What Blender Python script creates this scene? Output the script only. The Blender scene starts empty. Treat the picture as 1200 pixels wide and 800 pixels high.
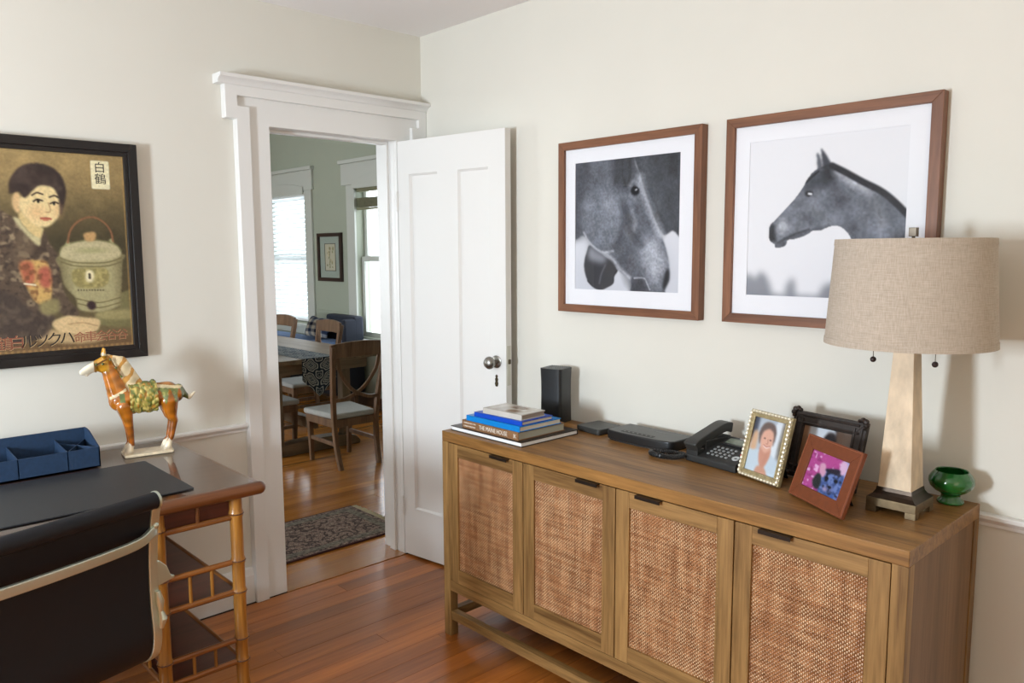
import bpy, math, random
import numpy as np
from mathutils import Vector, Matrix

random.seed(7)
rng = np.random.default_rng(11)
scene = bpy.context.scene
COL = scene.collection

# ------------------------------------------------------------------ camera
cam_data = bpy.data.cameras.new('camera')
cam_data.sensor_width = 36.0
cam_data.lens = 922.93 / 1200 * 36.0
cam_data.clip_start = 0.02
camera = bpy.data.objects.new('camera', cam_data)
COL.objects.link(camera)
camera.matrix_world = Matrix([[0.685725, -0.079563, 0.723499, 3.08962], [0.727846, 0.081391, -0.680894, -2.32266], [-0.004713, 0.993501, 0.113722, 1.46808], [0, 0, 0, 1]])
scene.camera = camera

# ------------------------------------------------------------------ world, key and fill lights, exposure
world = bpy.data.worlds.new('overcast_sky')
scene.world = world
world.use_nodes = True
bg = world.node_tree.nodes['Background']
bg.inputs['Color'].default_value = (0.86, 0.94, 1.0, 1)
bg.inputs['Strength'].default_value = 4.5

def area(name, loc, target, sx, sy, power, col=(1, 1, 1), spread=math.pi):
    l = bpy.data.lights.new(name, 'AREA')
    l.shape = 'RECTANGLE'; l.size = sx; l.size_y = sy; l.energy = power; l.color = col; l.spread = spread
    o = bpy.data.objects.new(name, l); COL.objects.link(o)
    o.location = loc
    o.rotation_euler = (Vector(target) - Vector(loc)).to_track_quat('-Z', 'Y').to_euler()
    return o

# key light behind the camera, placed from shadow directions; added warm fill with no
# lamp or window there, and added fill to brighten the dining room
area('key_light_back', (1.50, -4.22, 1.32), (1.30, 0, 1.25), 0.34, 0.62, 113, (0.77, 0.89, 1.0))
area('warm_fill', (4.36, -2.3, 1.45), (0, -2.0, 1.3), 2.2, 1.6, 14, (1.0, 0.80, 0.46))
area('dining_fill', (-3.4, -2.5, 1.5), (-3.4, 1.7, 1.2), 1.8, 1.4, 56, (0.90, 0.97, 1.0))

vs = scene.view_settings
vs.view_transform = 'Standard'
vs.look = 'None'
vs.exposure = 0.0
vs.gamma = 1.0
vs.use_curve_mapping = False

# ------------------------------------------------------------------ helpers: colour, materials
def lin(c):
    c = np.asarray(c, float) / 255.0
    return np.where(c <= 0.04045, c / 12.92, ((c + 0.055) / 1.055) ** 2.4)

def S(r, g, b):
    v = lin((r, g, b))
    return (float(v[0]), float(v[1]), float(v[2]), 1.0)

MATS = {}
def base_mat(name):
    m = bpy.data.materials.new(name); m.use_nodes = True
    nt = m.node_tree
    return m, nt, nt.nodes['Principled BSDF']

def node(nt, kind, **kw):
    n = nt.nodes.new(kind)
    for k, v in kw.items():
        if k in n.inputs: n.inputs[k].default_value = v
        else: setattr(n, k, v)
    return n

def ramp(nt, stops):
    n = nt.nodes.new('ShaderNodeValToRGB')
    cr = n.color_ramp
    while len(cr.elements) < len(stops): cr.elements.new(0.5)
    for e, (p, c) in zip(cr.elements, stops): e.position = p; e.color = c
    return n

def mat(name, col, rough=0.5, metal=0.0, spec=0.5, coat=0.0, vary=0.0, vscale=8.0, bump=0.0, bscale=60.0, bdist=0.002, stretch=(1, 1, 1), aniso=0, sheen=0.0, trans=0.0):
    if name in MATS: return MATS[name]
    m, nt, b = base_mat(name)
    L = nt.links
    b.inputs['Base Color'].default_value = col
    b.inputs['Roughness'].default_value = rough
    b.inputs['Metallic'].default_value = metal
    b.inputs['Specular IOR Level'].default_value = spec
    b.inputs['Coat Weight'].default_value = coat
    b.inputs['Sheen Weight'].default_value = sheen
    if trans: b.inputs['Transmission Weight'].default_value = trans
    if vary or bump:
        tc = node(nt, 'ShaderNodeTexCoord'); mp = node(nt, 'ShaderNodeMapping')
        mp.inputs['Scale'].default_value = stretch
        L.new(tc.outputs['Object'], mp.inputs['Vector'])
    if vary:
        n = node(nt, 'ShaderNodeTexNoise', Scale=vscale, Detail=5.0)
        L.new(mp.outputs[0], n.inputs['Vector'])
        d = tuple(max(0, c * (1 - vary)) for c in col[:3]) + (1,)
        u = tuple(min(1, c * (1 + vary)) for c in col[:3]) + (1,)
        r = ramp(nt, [(0.3, d), (0.7, u)])
        L.new(n.outputs['Fac'], r.inputs[0]); L.new(r.outputs[0], b.inputs['Base Color'])
    if bump:
        n2 = node(nt, 'ShaderNodeTexNoise', Scale=bscale, Detail=4.0)
        L.new(mp.outputs[0], n2.inputs['Vector'])
        bp = node(nt, 'ShaderNodeBump', Strength=bump, Distance=bdist)
        L.new(n2.outputs['Fac'], bp.inputs['Height']); L.new(bp.outputs[0], b.inputs['Normal'])
    MATS[name] = m
    return m

def wood(name, dark, light, axis='x', scale=14.0, rough=0.5, coat=0.0, spec=0.4, bump=0.15, rand=0.0, space='Object', contrast=(0.32, 0.68), fine=0.5):
    """streaky grain running along one axis"""
    if name in MATS: return MATS[name]
    m, nt, b = base_mat(name); L = nt.links
    mp = node(nt, 'ShaderNodeMapping')
    st = {'x': (0.06, 1, 1), 'y': (1, 0.06, 1), 'z': (1, 1, 0.06)}[axis]
    mp.inputs['Scale'].default_value = st
    if space == 'World':
        g = node(nt, 'ShaderNodeNewGeometry'); src = g.outputs['Position']
    else:
        tc = node(nt, 'ShaderNodeTexCoord'); src = tc.outputs['Object']
    oi = node(nt, 'ShaderNodeObjectInfo')
    vm = node(nt, 'ShaderNodeVectorMath', operation='MULTIPLY_ADD')
    vm.inputs[1].default_value = (1, 1, 1)
    cmb = node(nt, 'ShaderNodeCombineXYZ')
    mul = node(nt, 'ShaderNodeMath', operation='MULTIPLY'); mul.inputs[1].default_value = 37.0
    L.new(oi.outputs['Random'], mul.inputs[0])
    for i in range(3): L.new(mul.outputs[0], cmb.inputs[i])
    L.new(src, vm.inputs[0]); L.new(cmb.outputs[0], vm.inputs[2])
    L.new(vm.outputs[0], mp.inputs['Vector'])
    n1 = node(nt, 'ShaderNodeTexNoise', Scale=scale, Detail=6.0, Roughness=0.62, Distortion=0.4)
    n2 = node(nt, 'ShaderNodeTexNoise', Scale=scale * 7, Detail=3.0)
    L.new(mp.outputs[0], n1.inputs['Vector']); L.new(mp.outputs[0], n2.inputs['Vector'])
    mx = node(nt, 'ShaderNodeMix'); mx.data_type = 'FLOAT'; mx.inputs[0].default_value = fine * 0.6
    L.new(n1.outputs['Fac'], mx.inputs[2]); L.new(n2.outputs['Fac'], mx.inputs[3])
    r = ramp(nt, [(contrast[0], dark), (contrast[1], light)])
    L.new(mx.outputs[0], r.inputs[0])
    out = r.outputs[0]
    if rand:
        hsv = node(nt, 'ShaderNodeHueSaturation')
        mr = node(nt, 'ShaderNodeMapRange'); mr.inputs[3].default_value = 1 - rand; mr.inputs[4].default_value = 1 + rand
        L.new(oi.outputs['Random'], mr.inputs[0]); L.new(mr.outputs[0], hsv.inputs['Value']); L.new(out, hsv.inputs['Color'])
        out = hsv.outputs[0]
    L.new(out, b.inputs['Base Color'])
    b.inputs['Roughness'].default_value = rough
    b.inputs['Coat Weight'].default_value = coat
    b.inputs['Coat Roughness'].default_value = 0.12
    b.inputs['Specular IOR Level'].default_value = spec
    if bump:
        bp = node(nt, 'ShaderNodeBump', Strength=bump, Distance=0.001)
        L.new(mx.outputs[0], bp.inputs['Height']); L.new(bp.outputs[0], b.inputs['Normal'])
    MATS[name] = m
    return m

def glass_mat(name='clear_glass', gloss=0.06, rough=0.0, tint=(1, 1, 1, 1)):
    if name in MATS: return MATS[name]
    m, nt, b = base_mat(name); L = nt.links
    nt.nodes.remove(b)
    tr = node(nt, 'ShaderNodeBsdfTransparent'); tr.inputs['Color'].default_value = tint
    gl = node(nt, 'ShaderNodeBsdfGlossy'); gl.inputs['Roughness'].default_value = rough
    fr = node(nt, 'ShaderNodeFresnel'); fr.inputs['IOR'].default_value = 1.3
    mx = node(nt, 'ShaderNodeMixShader')
    ge = node(nt, 'ShaderNodeNewGeometry'); iv = node(nt, 'ShaderNodeMath', operation='SUBTRACT'); iv.inputs[0].default_value = 1.0
    ml = node(nt, 'ShaderNodeMath', operation='MULTIPLY')
    L.new(ge.outputs['Backfacing'], iv.inputs[1]); L.new(iv.outputs[0], ml.inputs[0]); L.new(fr.outputs[0], ml.inputs[1])
    L.new(ml.outputs[0], mx.inputs[0]); L.new(tr.outputs[0], mx.inputs[1]); L.new(gl.outputs[0], mx.inputs[2])
    L.new(mx.outputs[0], nt.nodes['Material Output'].inputs['Surface'])
    MATS[name] = m
    return m

def print_mat(name, rough=0.6, spec=0.3, coat=0.0, bump=0.0):
    if name in MATS: return MATS[name]
    m, nt, b = base_mat(name)
    a = node(nt, 'ShaderNodeAttribute'); a.attribute_name = 'print'
    nt.links.new(a.outputs['Color'], b.inputs['Base Color'])
    b.inputs['Roughness'].default_value = rough; b.inputs['Specular IOR Level'].default_value = spec
    b.inputs['Coat Weight'].default_value = coat; b.inputs['Coat Roughness'].default_value = 0.06
    MATS[name] = m
    return m

# ------------------------------------------------------------------ helpers: objects
def link(o, parent=None):
    COL.objects.link(o)
    if parent is not None: o.parent = parent
    return o

def tag(o, label=None, cat=None, group=None, kind=None):
    if label: o['label'] = label
    if cat: o['category'] = cat
    if group: o['group'] = group
    if kind: o['kind'] = kind
    return o

def thing(name, label, cat, loc=(0, 0, 0), rz=0.0, group=None, kind=None):
    o = bpy.data.objects.new(name, None); o.empty_display_size = 0.05
    COL.objects.link(o); o.location = loc; o.rotation_euler = (0, 0, rz)
    return tag(o, label, cat, group, kind)

class MB:
    def __init__(s): s.v = []; s.f = []
    def add(s, vs, fs):
        n = len(s.v); s.v += [tuple(map(float, q)) for q in vs]; s.f += [tuple(i + n for i in q) for q in fs]; return s
    def box(s, x0, x1, y0, y1, z0, z1):
        return s.add([(x0, y0, z0), (x1, y0, z0), (x1, y1, z0), (x0, y1, z0), (x0, y0, z1), (x1, y0, z1), (x1, y1, z1), (x0, y1, z1)],
                     [(0, 3, 2, 1), (4, 5, 6, 7), (0, 1, 5, 4), (1, 2, 6, 5), (2, 3, 7, 6), (3, 0, 4, 7)])
    def hexa(s, bot, top):
        return s.add(list(bot) + list(top), [(0, 3, 2, 1), (4, 5, 6, 7), (0, 1, 5, 4), (1, 2, 6, 5), (2, 3, 7, 6), (3, 0, 4, 7)])
    def prism(s, poly, h0, h1, plane='xy'):
        mp = {'xy': lambda a, b, h: (a, b, h), 'xz': lambda a, b, h: (a, h, b), 'yz': lambda a, b, h: (h, a, b)}[plane]
        n = len(poly)
        area2 = sum(poly[i][0] * poly[(i + 1) % n][1] - poly[(i + 1) % n][0] * poly[i][1] for i in range(n))
        P = list(poly) if area2 > 0 else list(poly)[::-1]
        if plane == 'xz': P = P[::-1]
        if h1 < h0: h0, h1 = h1, h0
        vs = [mp(a, b, h0) for a, b in P] + [mp(a, b, h1) for a, b in P]
        fs = [tuple(range(n))[::-1], tuple(range(n, 2 * n))] + [(i, (i + 1) % n, n + (i + 1) % n, n + i) for i in range(n)]
        return s.add(vs, fs)
    def lathe(s, prof, n=32, c=(0, 0, 0), sx=1.0, sy=1.0, close=False):
        vs = []; fs = []; m = len(prof)
        for r, z in prof:
            for k in range(n):
                a = 2 * math.pi * k / n
                vs.append((c[0] + r * math.cos(a) * sx, c[1] + r * math.sin(a) * sy, c[2] + z))
        for i in range(m - 1 + (1 if close else 0)):
            i2 = (i + 1) % m
            for k in range(n):
                fs.append((i * n + k, i * n + (k + 1) % n, i2 * n + (k + 1) % n, i2 * n + k))
        if not close:
            if prof[0][0] > 1e-6: fs.append(tuple(range(n))[::-1])
            if prof[-1][0] > 1e-6: fs.append(tuple(range((m - 1) * n, m * n)))
        return s.add(vs, fs)
    def sphere(s, c, r, n=20, m=12):
        if not hasattr(r, '__len__'): r = (r, r, r)
        vs = [(c[0], c[1], c[2] - r[2])]
        for i in range(1, m):
            t = -math.pi / 2 + math.pi * i / m
            for k in range(n):
                a = 2 * math.pi * k / n
                vs.append((c[0] + r[0] * math.cos(t) * math.cos(a), c[1] + r[1] * math.cos(t) * math.sin(a), c[2] + r[2] * math.sin(t)))
        vs.append((c[0], c[1], c[2] + r[2])); top = len(vs) - 1
        fs = [(0, 1 + (k + 1) % n, 1 + k) for k in range(n)]
        for i in range(m - 2):
            a = 1 + i * n; b = a + n
            fs += [(a + k, a + (k + 1) % n, b + (k + 1) % n, b + k) for k in range(n)]
        a = 1 + (m - 2) * n
        fs += [(a + k, a + (k + 1) % n, top) for k in range(n)]
        return s.add(vs, fs)
    def path(s, pts, r, n=10, closed=False, flat=None, up=None):
        """sweep a round (or flat = (half width, half thickness) box) section along points"""
        P = [Vector(q) for q in pts]; m = len(P)
        rs = r if hasattr(r, '__len__') else [r] * m
        T = []
        for i in range(m):
            if closed: t = P[(i + 1) % m] - P[i - 1]
            else: t = P[min(i + 1, m - 1)] - P[max(i - 1, 0)]
            T.append(t.normalized())
        if up is None: up = Vector((0, 0, 1)) if abs(T[0].z) < 0.9 else Vector((1, 0, 0))
        N = Vector(up); N = (N - T[0] * N.dot(T[0])).normalized()
        vs = []; k = 4 if flat else n
        for i in range(m):
            N = (N - T[i] * N.dot(T[i])).normalized(); B = T[i].cross(N)
            if flat:
                fw, ft = (flat[i] if hasattr(flat[0], '__len__') else flat)
                off = [(-fw, -ft), (fw, -ft), (fw, ft), (-fw, ft)]
                vs += [P[i] + B * a + N * b for a, b in off]
            else:
                for j in range(n):
                    a = 2 * math.pi * j / n
                    vs.append(P[i] + (N * math.cos(a) + B * math.sin(a)) * rs[i])
        fs = []
        for i in range(m - 1 + (1 if closed else 0)):
            a = i * k; b = ((i + 1) % m) * k
            fs += [(a + j, b + j, b + (j + 1) % k, a + (j + 1) % k) for j in range(k)]
        if not closed: fs += [tuple(range(k)), tuple(range((m - 1) * k, m * k))[::-1]]
        # orientation fixed in mesh()
        return s.add(vs, fs)
    def mesh(s, name, smooth=False, angle=35):
        me = bpy.data.meshes.new(name)
        me.from_pydata(s.v, [], s.f); me.validate(); me.update()
        import bmesh
        bm = bmesh.new(); bm.from_mesh(me); bmesh.ops.recalc_face_normals(bm, faces=bm.faces); bm.to_mesh(me); bm.free()
        if smooth:
            me.polygons.foreach_set('use_smooth', [True] * len(me.polygons))
            me.set_sharp_from_angle(angle=math.radians(angle))
        return me
    def build(s, name, m, parent=None, smooth=False, bevel=0.0, segs=2, angle=35, label=None):
        o = bpy.data.objects.new(name, s.mesh(name, smooth, angle))
        o.data.materials.append(m)
        link(o, parent)
        if bevel:
            b = o.modifiers.new('bevel', 'BEVEL'); b.width = bevel; b.segments = segs; b.limit_method = 'ANGLE'; b.angle_limit = math.radians(40)
            if not smooth:
                o.data.polygons.foreach_set('use_smooth', [True] * len(o.data.polygons))
                w = o.modifiers.new('weighted', 'WEIGHTED_NORMAL'); w.keep_sharp = False
        if label: o['label'] = label
        return o

def struct(o): o['kind'] = 'structure'; return o

def copy_tree(o, parent=None):
    c = o.copy(); COL.objects.link(c); c.parent = parent
    for ch in list(o.children): copy_tree(ch, c)
    return c

def curve(pts, n=8, closed=False):
    """Catmull-Rom through points"""
    P = [np.array(q, float) for q in pts]; m = len(P); out = []
    rngm = m if closed else m - 1
    for i in range(rngm):
        p0 = P[(i - 1) % m] if (closed or i > 0) else 2 * P[0] - P[1]
        p1 = P[i]; p2 = P[(i + 1) % m]
        p3 = P[(i + 2) % m] if (closed or i + 2 < m) else 2 * P[-1] - P[-2]
        for k in range(n):
            t = k / n
            out.append(tuple(0.5 * (2 * p1 + (p2 - p0) * t + (2 * p0 - 5 * p1 + 4 * p2 - p3) * t * t + (3 * p1 - p0 - 3 * p2 + p3) * t ** 3)))
    if not closed: out.append(tuple(P[-1]))
    return out

def round_rect(x0, x1, y0, y1, r, n=5):
    out = []
    for cx, cy, a0 in ((x1 - r, y1 - r, 0), (x0 + r, y1 - r, 90), (x0 + r, y0 + r, 180), (x1 - r, y0 + r, 270)):
        for k in range(n + 1):
            a = math.radians(a0 + 90 * k / n); out.append((cx + r * math.cos(a), cy + r * math.sin(a)))
    return out

# ------------------------------------------------------------------ helpers: flat prints drawn as colour attributes
class Canvas:
    def __init__(s, w, h, bg=(255, 255, 255), aspect=None):
        s.w, s.h = w, h; s.asp = aspect or h / w
        s.a = np.zeros((h, w, 3)) + np.array(bg, float)
        s.u, s.vv = np.meshgrid((np.arange(w) + 0.5) / w, (np.arange(h) + 0.5) / h)
    def blur(s, m, b):
        k = int(max(1, round(b * s.w)))
        if b * s.w < 0.6: return m
        for _ in range(2):
            for ax in (0, 1):
                p = np.pad(m, [(k, k) if i == ax else (0, 0) for i in range(2)], mode='edge')
                c = np.cumsum(p, axis=ax); z = np.zeros_like(np.take(c, [0], axis=ax)); c = np.concatenate([z, c], axis=ax)
                n = m.shape[ax]; m = (np.take(c, range(2 * k + 1, 2 * k + 1 + n), axis=ax) - np.take(c, range(0, n), axis=ax)) / (2 * k + 1)
        return m
    def mask(s, pts, smooth=True, blur=0.004):
        if smooth and len(pts) > 3: pts = curve(pts, 5, True)
        ins = np.zeros((s.h, s.w), bool); n = len(pts)
        for i in range(n):
            x0, y0 = pts[i]; x1, y1 = pts[(i + 1) % n]
            if y0 == y1: continue
            c = ((s.vv >= min(y0, y1)) & (s.vv < max(y0, y1))) & (s.u < (x1 - x0) * (s.vv - y0) / (y1 - y0) + x0)
            ins ^= c
        return s.blur(ins.astype(float), blur)
    def put(s, m, col, alpha=1.0):
        m = (m * alpha)[..., None]; s.a = s.a * (1 - m) + np.array(col, float) * m; return s
    def poly(s, pts, col, blur=0.004, alpha=1.0, smooth=True): return s.put(s.mask(pts, smooth, blur), col, alpha)
    def dist(s, pts):
        d = np.full((s.h, s.w), 9.0)
        for i in range(len(pts) - 1):
            x0, y0 = pts[i]; x1, y1 = pts[i + 1]; dx, dy = x1 - x0, (y1 - y0) * s.asp; L = dx * dx + dy * dy + 1e-12
            t = np.clip(((s.u - x0) * dx + (s.vv - y0) * s.asp * dy) / L, 0, 1)
            d = np.minimum(d, np.hypot(s.u - x0 - t * dx, (s.vv - y0) * s.asp - t * dy))
        return d
    def stroke(s, pts, w, col, alpha=1.0, soft=0.5, smooth=True):
        if smooth and len(pts) > 2: pts = curve(pts, 5)
        d = s.dist(pts); m = np.clip((w * (1 + soft) - d) / (w * soft * 2 + 1e-6), 0, 1)
        return s.put(m, col, alpha)
    def ell(s, cx, cy, rx, ry, col, alpha=1.0, soft=0.25, rot=0.0):
        x = s.u - cx; y = (s.vv - cy) * s.asp; c, q = math.cos(rot), math.sin(rot)
        d = np.hypot((x * c + y * q) / rx, (-x * q + y * c) / (ry * s.asp))
        return s.put(np.clip((1 + soft - d) / (2 * soft), 0, 1), col, alpha)
    def noise(s, cells, octaves=3):
        out = np.zeros((s.h, s.w)); amp = 1.0; tot = 0
        for o in range(octaves):
            c = cells * 2 ** o; gw = max(2, int(c)); gh = max(2, int(c * s.asp))
            g = rng.random((gh + 2, gw + 2)); x = s.u * gw; y = s.vv * gh
            xi = x.astype(int); yi = y.astype(int); fx = x - xi; fy = y - yi
            fx = fx * fx * (3 - 2 * fx); fy = fy * fy * (3 - 2 * fy)
            out += amp * ((g[yi, xi] * (1 - fx) + g[yi, xi + 1] * fx) * (1 - fy) + (g[yi + 1, xi] * (1 - fx) + g[yi + 1, xi + 1] * fx) * fy)
            tot += amp; amp *= 0.55
        return out / tot
    def grain(s, m, cells, amt, octaves=4):
        s.a = s.a * (1 + (s.noise(cells, octaves) - 0.5)[..., None] * 2 * amt * m[..., None]); return s
    def mesh(s, name, fn):
        """fn(u, v) -> local xyz arrays; cell colours become face-corner colours"""
        nx, ny = s.w, s.h
        gu, gv = np.meshgrid(np.arange(nx + 1) / nx, np.arange(ny + 1) / ny)
        X = np.stack(fn(gu.ravel(), gv.ravel()), axis=1).astype(np.float32)
        i = np.arange(nx * ny); r = i // nx; c = i % nx; a = r * (nx + 1) + c
        F = np.stack([a, a + nx + 1, a + nx + 2, a + 1], axis=1).astype(np.int32)
        me = bpy.data.meshes.new(name)
        me.vertices.add(len(X)); me.vertices.foreach_set('co', X.ravel())
        me.loops.add(F.size); me.loops.foreach_set('vertex_index', F.ravel())
        me.polygons.add(len(F)); me.polygons.foreach_set('loop_start', np.arange(0, F.size, 4, dtype=np.int32))
        me.update(); me.validate()
        # colour at points = average of the neighbouring cells
        A = np.pad(lin(np.clip(s.a, 0, 255)), ((1, 1), (1, 1), (0, 0)), mode='edge')
        Pc = (A[:-1, :-1] + A[1:, :-1] + A[:-1, 1:] + A[1:, 1:]) / 4
        rgba = np.ones((len(X), 4), np.float32); rgba[:, :3] = Pc.reshape(-1, 3)
        at = me.color_attributes.new('print', 'FLOAT_COLOR', 'POINT')
        at.data.foreach_set('color', rgba.ravel())
        return me
    def build(s, name, parent, fn, m, label=None):
        o = bpy.data.objects.new(name, s.mesh(name, fn)); o.data.materials.append(m); link(o, parent)
        if label: o['label'] = label
        return o

def text(body, name, parent, m, size, M, align='CENTER', extrude=0.0004, sx=1.0):
    """lettering as a mesh; M = 4x4 matrix placing the text plane in the parent's space"""
    cu = bpy.data.curves.new(name, 'FONT'); cu.body = body; cu.size = size; cu.align_x = align; cu.align_y = 'CENTER'
    cu.extrude = extrude; cu.resolution_u = 3
    t = bpy.data.objects.new(name + '_tmp', cu); COL.objects.link(t)
    dg = bpy.context.evaluated_depsgraph_get()
    me = bpy.data.meshes.new_from_object(t.evaluated_get(dg)); me.name = name
    bpy.data.objects.remove(t); bpy.data.curves.remove(cu)
    me.transform(M @ Matrix.Diagonal((sx, 1, 1, 1)))
    me.materials.clear(); me.materials.append(m)
    return link(bpy.data.objects.new(name, me), parent)

def axes(ex, ey, origin):
    ex = Vector(ex).normalized(); ey = Vector(ey).normalized(); ez = ex.cross(ey)
    M = Matrix.Identity(4)
    for i in range(3): M[i][0] = ex[i]; M[i][1] = ey[i]; M[i][2] = ez[i]; M[i][3] = origin[i]
    return M
TRACE_A = {
 'bgR': [(.538,-.007), (1.016,-.005), (1.030,.567), (.939,.552), (.847,.573), (.740,.386), (.649,.170), (.584,.011)],
 'head': [(-.024,-.012), (.538,-.021), (.583,-.003), (.602,.069), (.644,.128), (.658,.199), (.704,.328), (.759,.442), (.830,.570), (.866,.640), (.901,.738), (.917,.835), (.913,.905), (.881,.969), (.857,1.033), (.582,1.044), (.571,.927), (.496,.870), (.430,.827), (.391,.761), (.323,.716), (.294,.709), (.224,.678), (.144,.617), (.082,.571), (-.021,.557)],
 'leftdk': [(-.024,-.012), (.159,.004), (.100,.238), (.065,.372), (.066,.494), (.113,.602), (.082,.571), (-.021,.557)],
 'cheek': [(.121,.315), (.239,.216), (.394,.240), (.489,.375), (.472,.519), (.418,.650), (.303,.686), (.184,.633), (.113,.526)],
 'jaw': [(.093,.548), (.144,.617), (.224,.678), (.303,.704), (.390,.694), (.446,.628)],
 'muz': [(.154,.648), (.224,.686), (.323,.739), (.391,.768), (.435,.842), (.402,.887), (.393,.939), (.335,.971), (.267,.992), (.197,.975), (.136,.930), (.101,.846), (.100,.770), (.124,.701)],
 'muzl': [(.160,.655), (.224,.686), (.323,.739), (.304,.784), (.205,.777), (.135,.739)],
 'muzs': [(.314,.806), (.276,.874), (.257,.943)],
 'muzedge': [(.435,.842), (.402,.887), (.393,.939), (.335,.971), (.267,.992), (.197,.975), (.136,.930)],
 'eye': [(.557,.242), (.587,.212), (.628,.233), (.633,.268), (.597,.283), (.566,.271)],
 'eyeb': [(.545,.213), (.577,.180), (.622,.190), (.646,.219)],
 'eyeu': [(.552,.281), (.588,.305), (.637,.296)],
 'hl': [(.600,.245), (.611,.241)],
 'nos': [(.895,.821), (.914,.856), (.909,.912), (.873,.976), (.862,.969), (.867,.892)],
 'ridge': [(.640,.156), (.668,.256), (.714,.357), (.777,.471), (.834,.577)],
 'bone': [(.572,.393), (.600,.480), (.592,.537)],
 'bdk': [(.507,.376), (.546,.507), (.593,.573), (.666,.652)],
 'nosel': [(.692,.596), (.797,.625), (.868,.738), (.878,.836), (.820,.935), (.733,.909), (.677,.795), (.657,.681)],
 'mouth': [(.598,.898), (.688,.896), (.719,.938), (.743,.980)],
 'lip': [(.580,.912), (.670,.903), (.734,.981), (.744,1.038), (.582,1.044)],
 'chin': [(.313,.716), (.400,.768), (.458,.827), (.552,.898)],
 'chin2': [(.455,.650), (.513,.768), (.570,.898)],
 'f1': [(.409,.010), (.420,.097), (.402,.183)],
 'f2': [(.474,.001), (.476,.116), (.505,.204)],
 'f3': [(.538,-.000), (.549,.093), (.538,.191)],
 'f4': [(.437,.005), (.448,.114), (.434,.170)],
 'lock': [(.362,-.030), (.574,-.018), (.573,.165), (.538,.213), (.449,.207), (.393,.168)],
 'chk': [(.479,.331), (.494,.477), (.464,.592), (.418,.665)],
 'm1': [(.919,.027), (.914,.148)],
 'm2': [(.960,.024), (.955,.164)],
 'm3': [(.682,.047), (.720,.203), (.826,.389)],
}
TRACE_B = {
 'ear1': [(.454,.114), (.471,.126), (.489,.179), (.485,.211), (.463,.209)],
 'ear2': [(.480,.094), (.491,.097), (.504,.113), (.540,.170), (.568,.224), (.530,.247), (.499,.212)],
 'head': [(.463,.206), (.427,.229), (.394,.270), (.375,.308), (.328,.372), (.266,.436), (.202,.502), (.159,.541), (.151,.590), (.159,.638), (.193,.666), (.197,.684), (.246,.684), (.274,.667), (.283,.640), (.338,.631), (.408,.608), (.448,.582), (.496,.583), (.549,.561), (.596,.557), (.636,.574), (.663,.600), (.684,.632), (.732,.716), (.781,.818), (.805,.919), (1.047,.937), (1.026,.523), (.972,.478), (.934,.428), (.878,.376), (.790,.328), (.700,.278), (.634,.235), (.567,.198), (.547,.190), (.527,.182)],
 'mane': [(.551,.194), (.634,.239), (.739,.302), (.840,.358), (.916,.418), (1.008,.512)],
 'neckl': [(.582,.231), (.688,.302), (.767,.357), (.826,.435), (.873,.542)],
 'necks': [(.587,.340), (.630,.445), (.700,.562), (.779,.628)],
 'neckd': [(.806,.403), (.922,.544), (.973,.631)],
 'nose': [(.159,.541), (.189,.538), (.193,.590), (.207,.646), (.159,.638), (.151,.590)],
 'muz': [(.203,.515), (.261,.510), (.285,.565), (.250,.605), (.206,.598)],
 'mouth': [(.215,.659), (.273,.626), (.337,.600), (.420,.575)],
 'lip': [(.201,.666), (.244,.646), (.274,.653), (.267,.676), (.201,.687)],
 'fore': [(.427,.229), (.474,.210), (.569,.243), (.570,.327), (.466,.333), (.384,.368), (.375,.308)],
 'ears': [(.509,.226), (.569,.230), (.571,.282), (.518,.291)],
 'eye': [(.386,.344), (.414,.337), (.439,.351), (.415,.372), (.392,.366)],
 'eyel': [(.411,.354), (.428,.357)],
 'cheek': [(.468,.399), (.562,.378), (.579,.482), (.543,.558), (.468,.570), (.431,.502)],
 'chl': [(.442,.437), (.541,.532)],
 'jaw': [(.287,.633), (.407,.597), (.455,.579), (.549,.559)],
 'facel': [(.371,.394), (.317,.472), (.261,.510)],
 'blaze': [(.468,.223), (.428,.252), (.395,.283)],
 't1': [(.008,.856), (.064,.891), (.101,.841), (.156,.896), (.175,1.000), (-.003,1.014)],
 't2': [(.284,.934), (.326,.878), (.342,.932), (.345,1.001), (.287,1.003)],
 't3': [(.511,.954), (.544,.913), (.611,.912), (.615,1.003), (.507,1.008)],
 'bot': [(-.004,.971), (.279,.983), (.614,.980), (.942,.965), (1.060,.967), (1.063,1.034), (-.002,1.043)],
}
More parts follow.
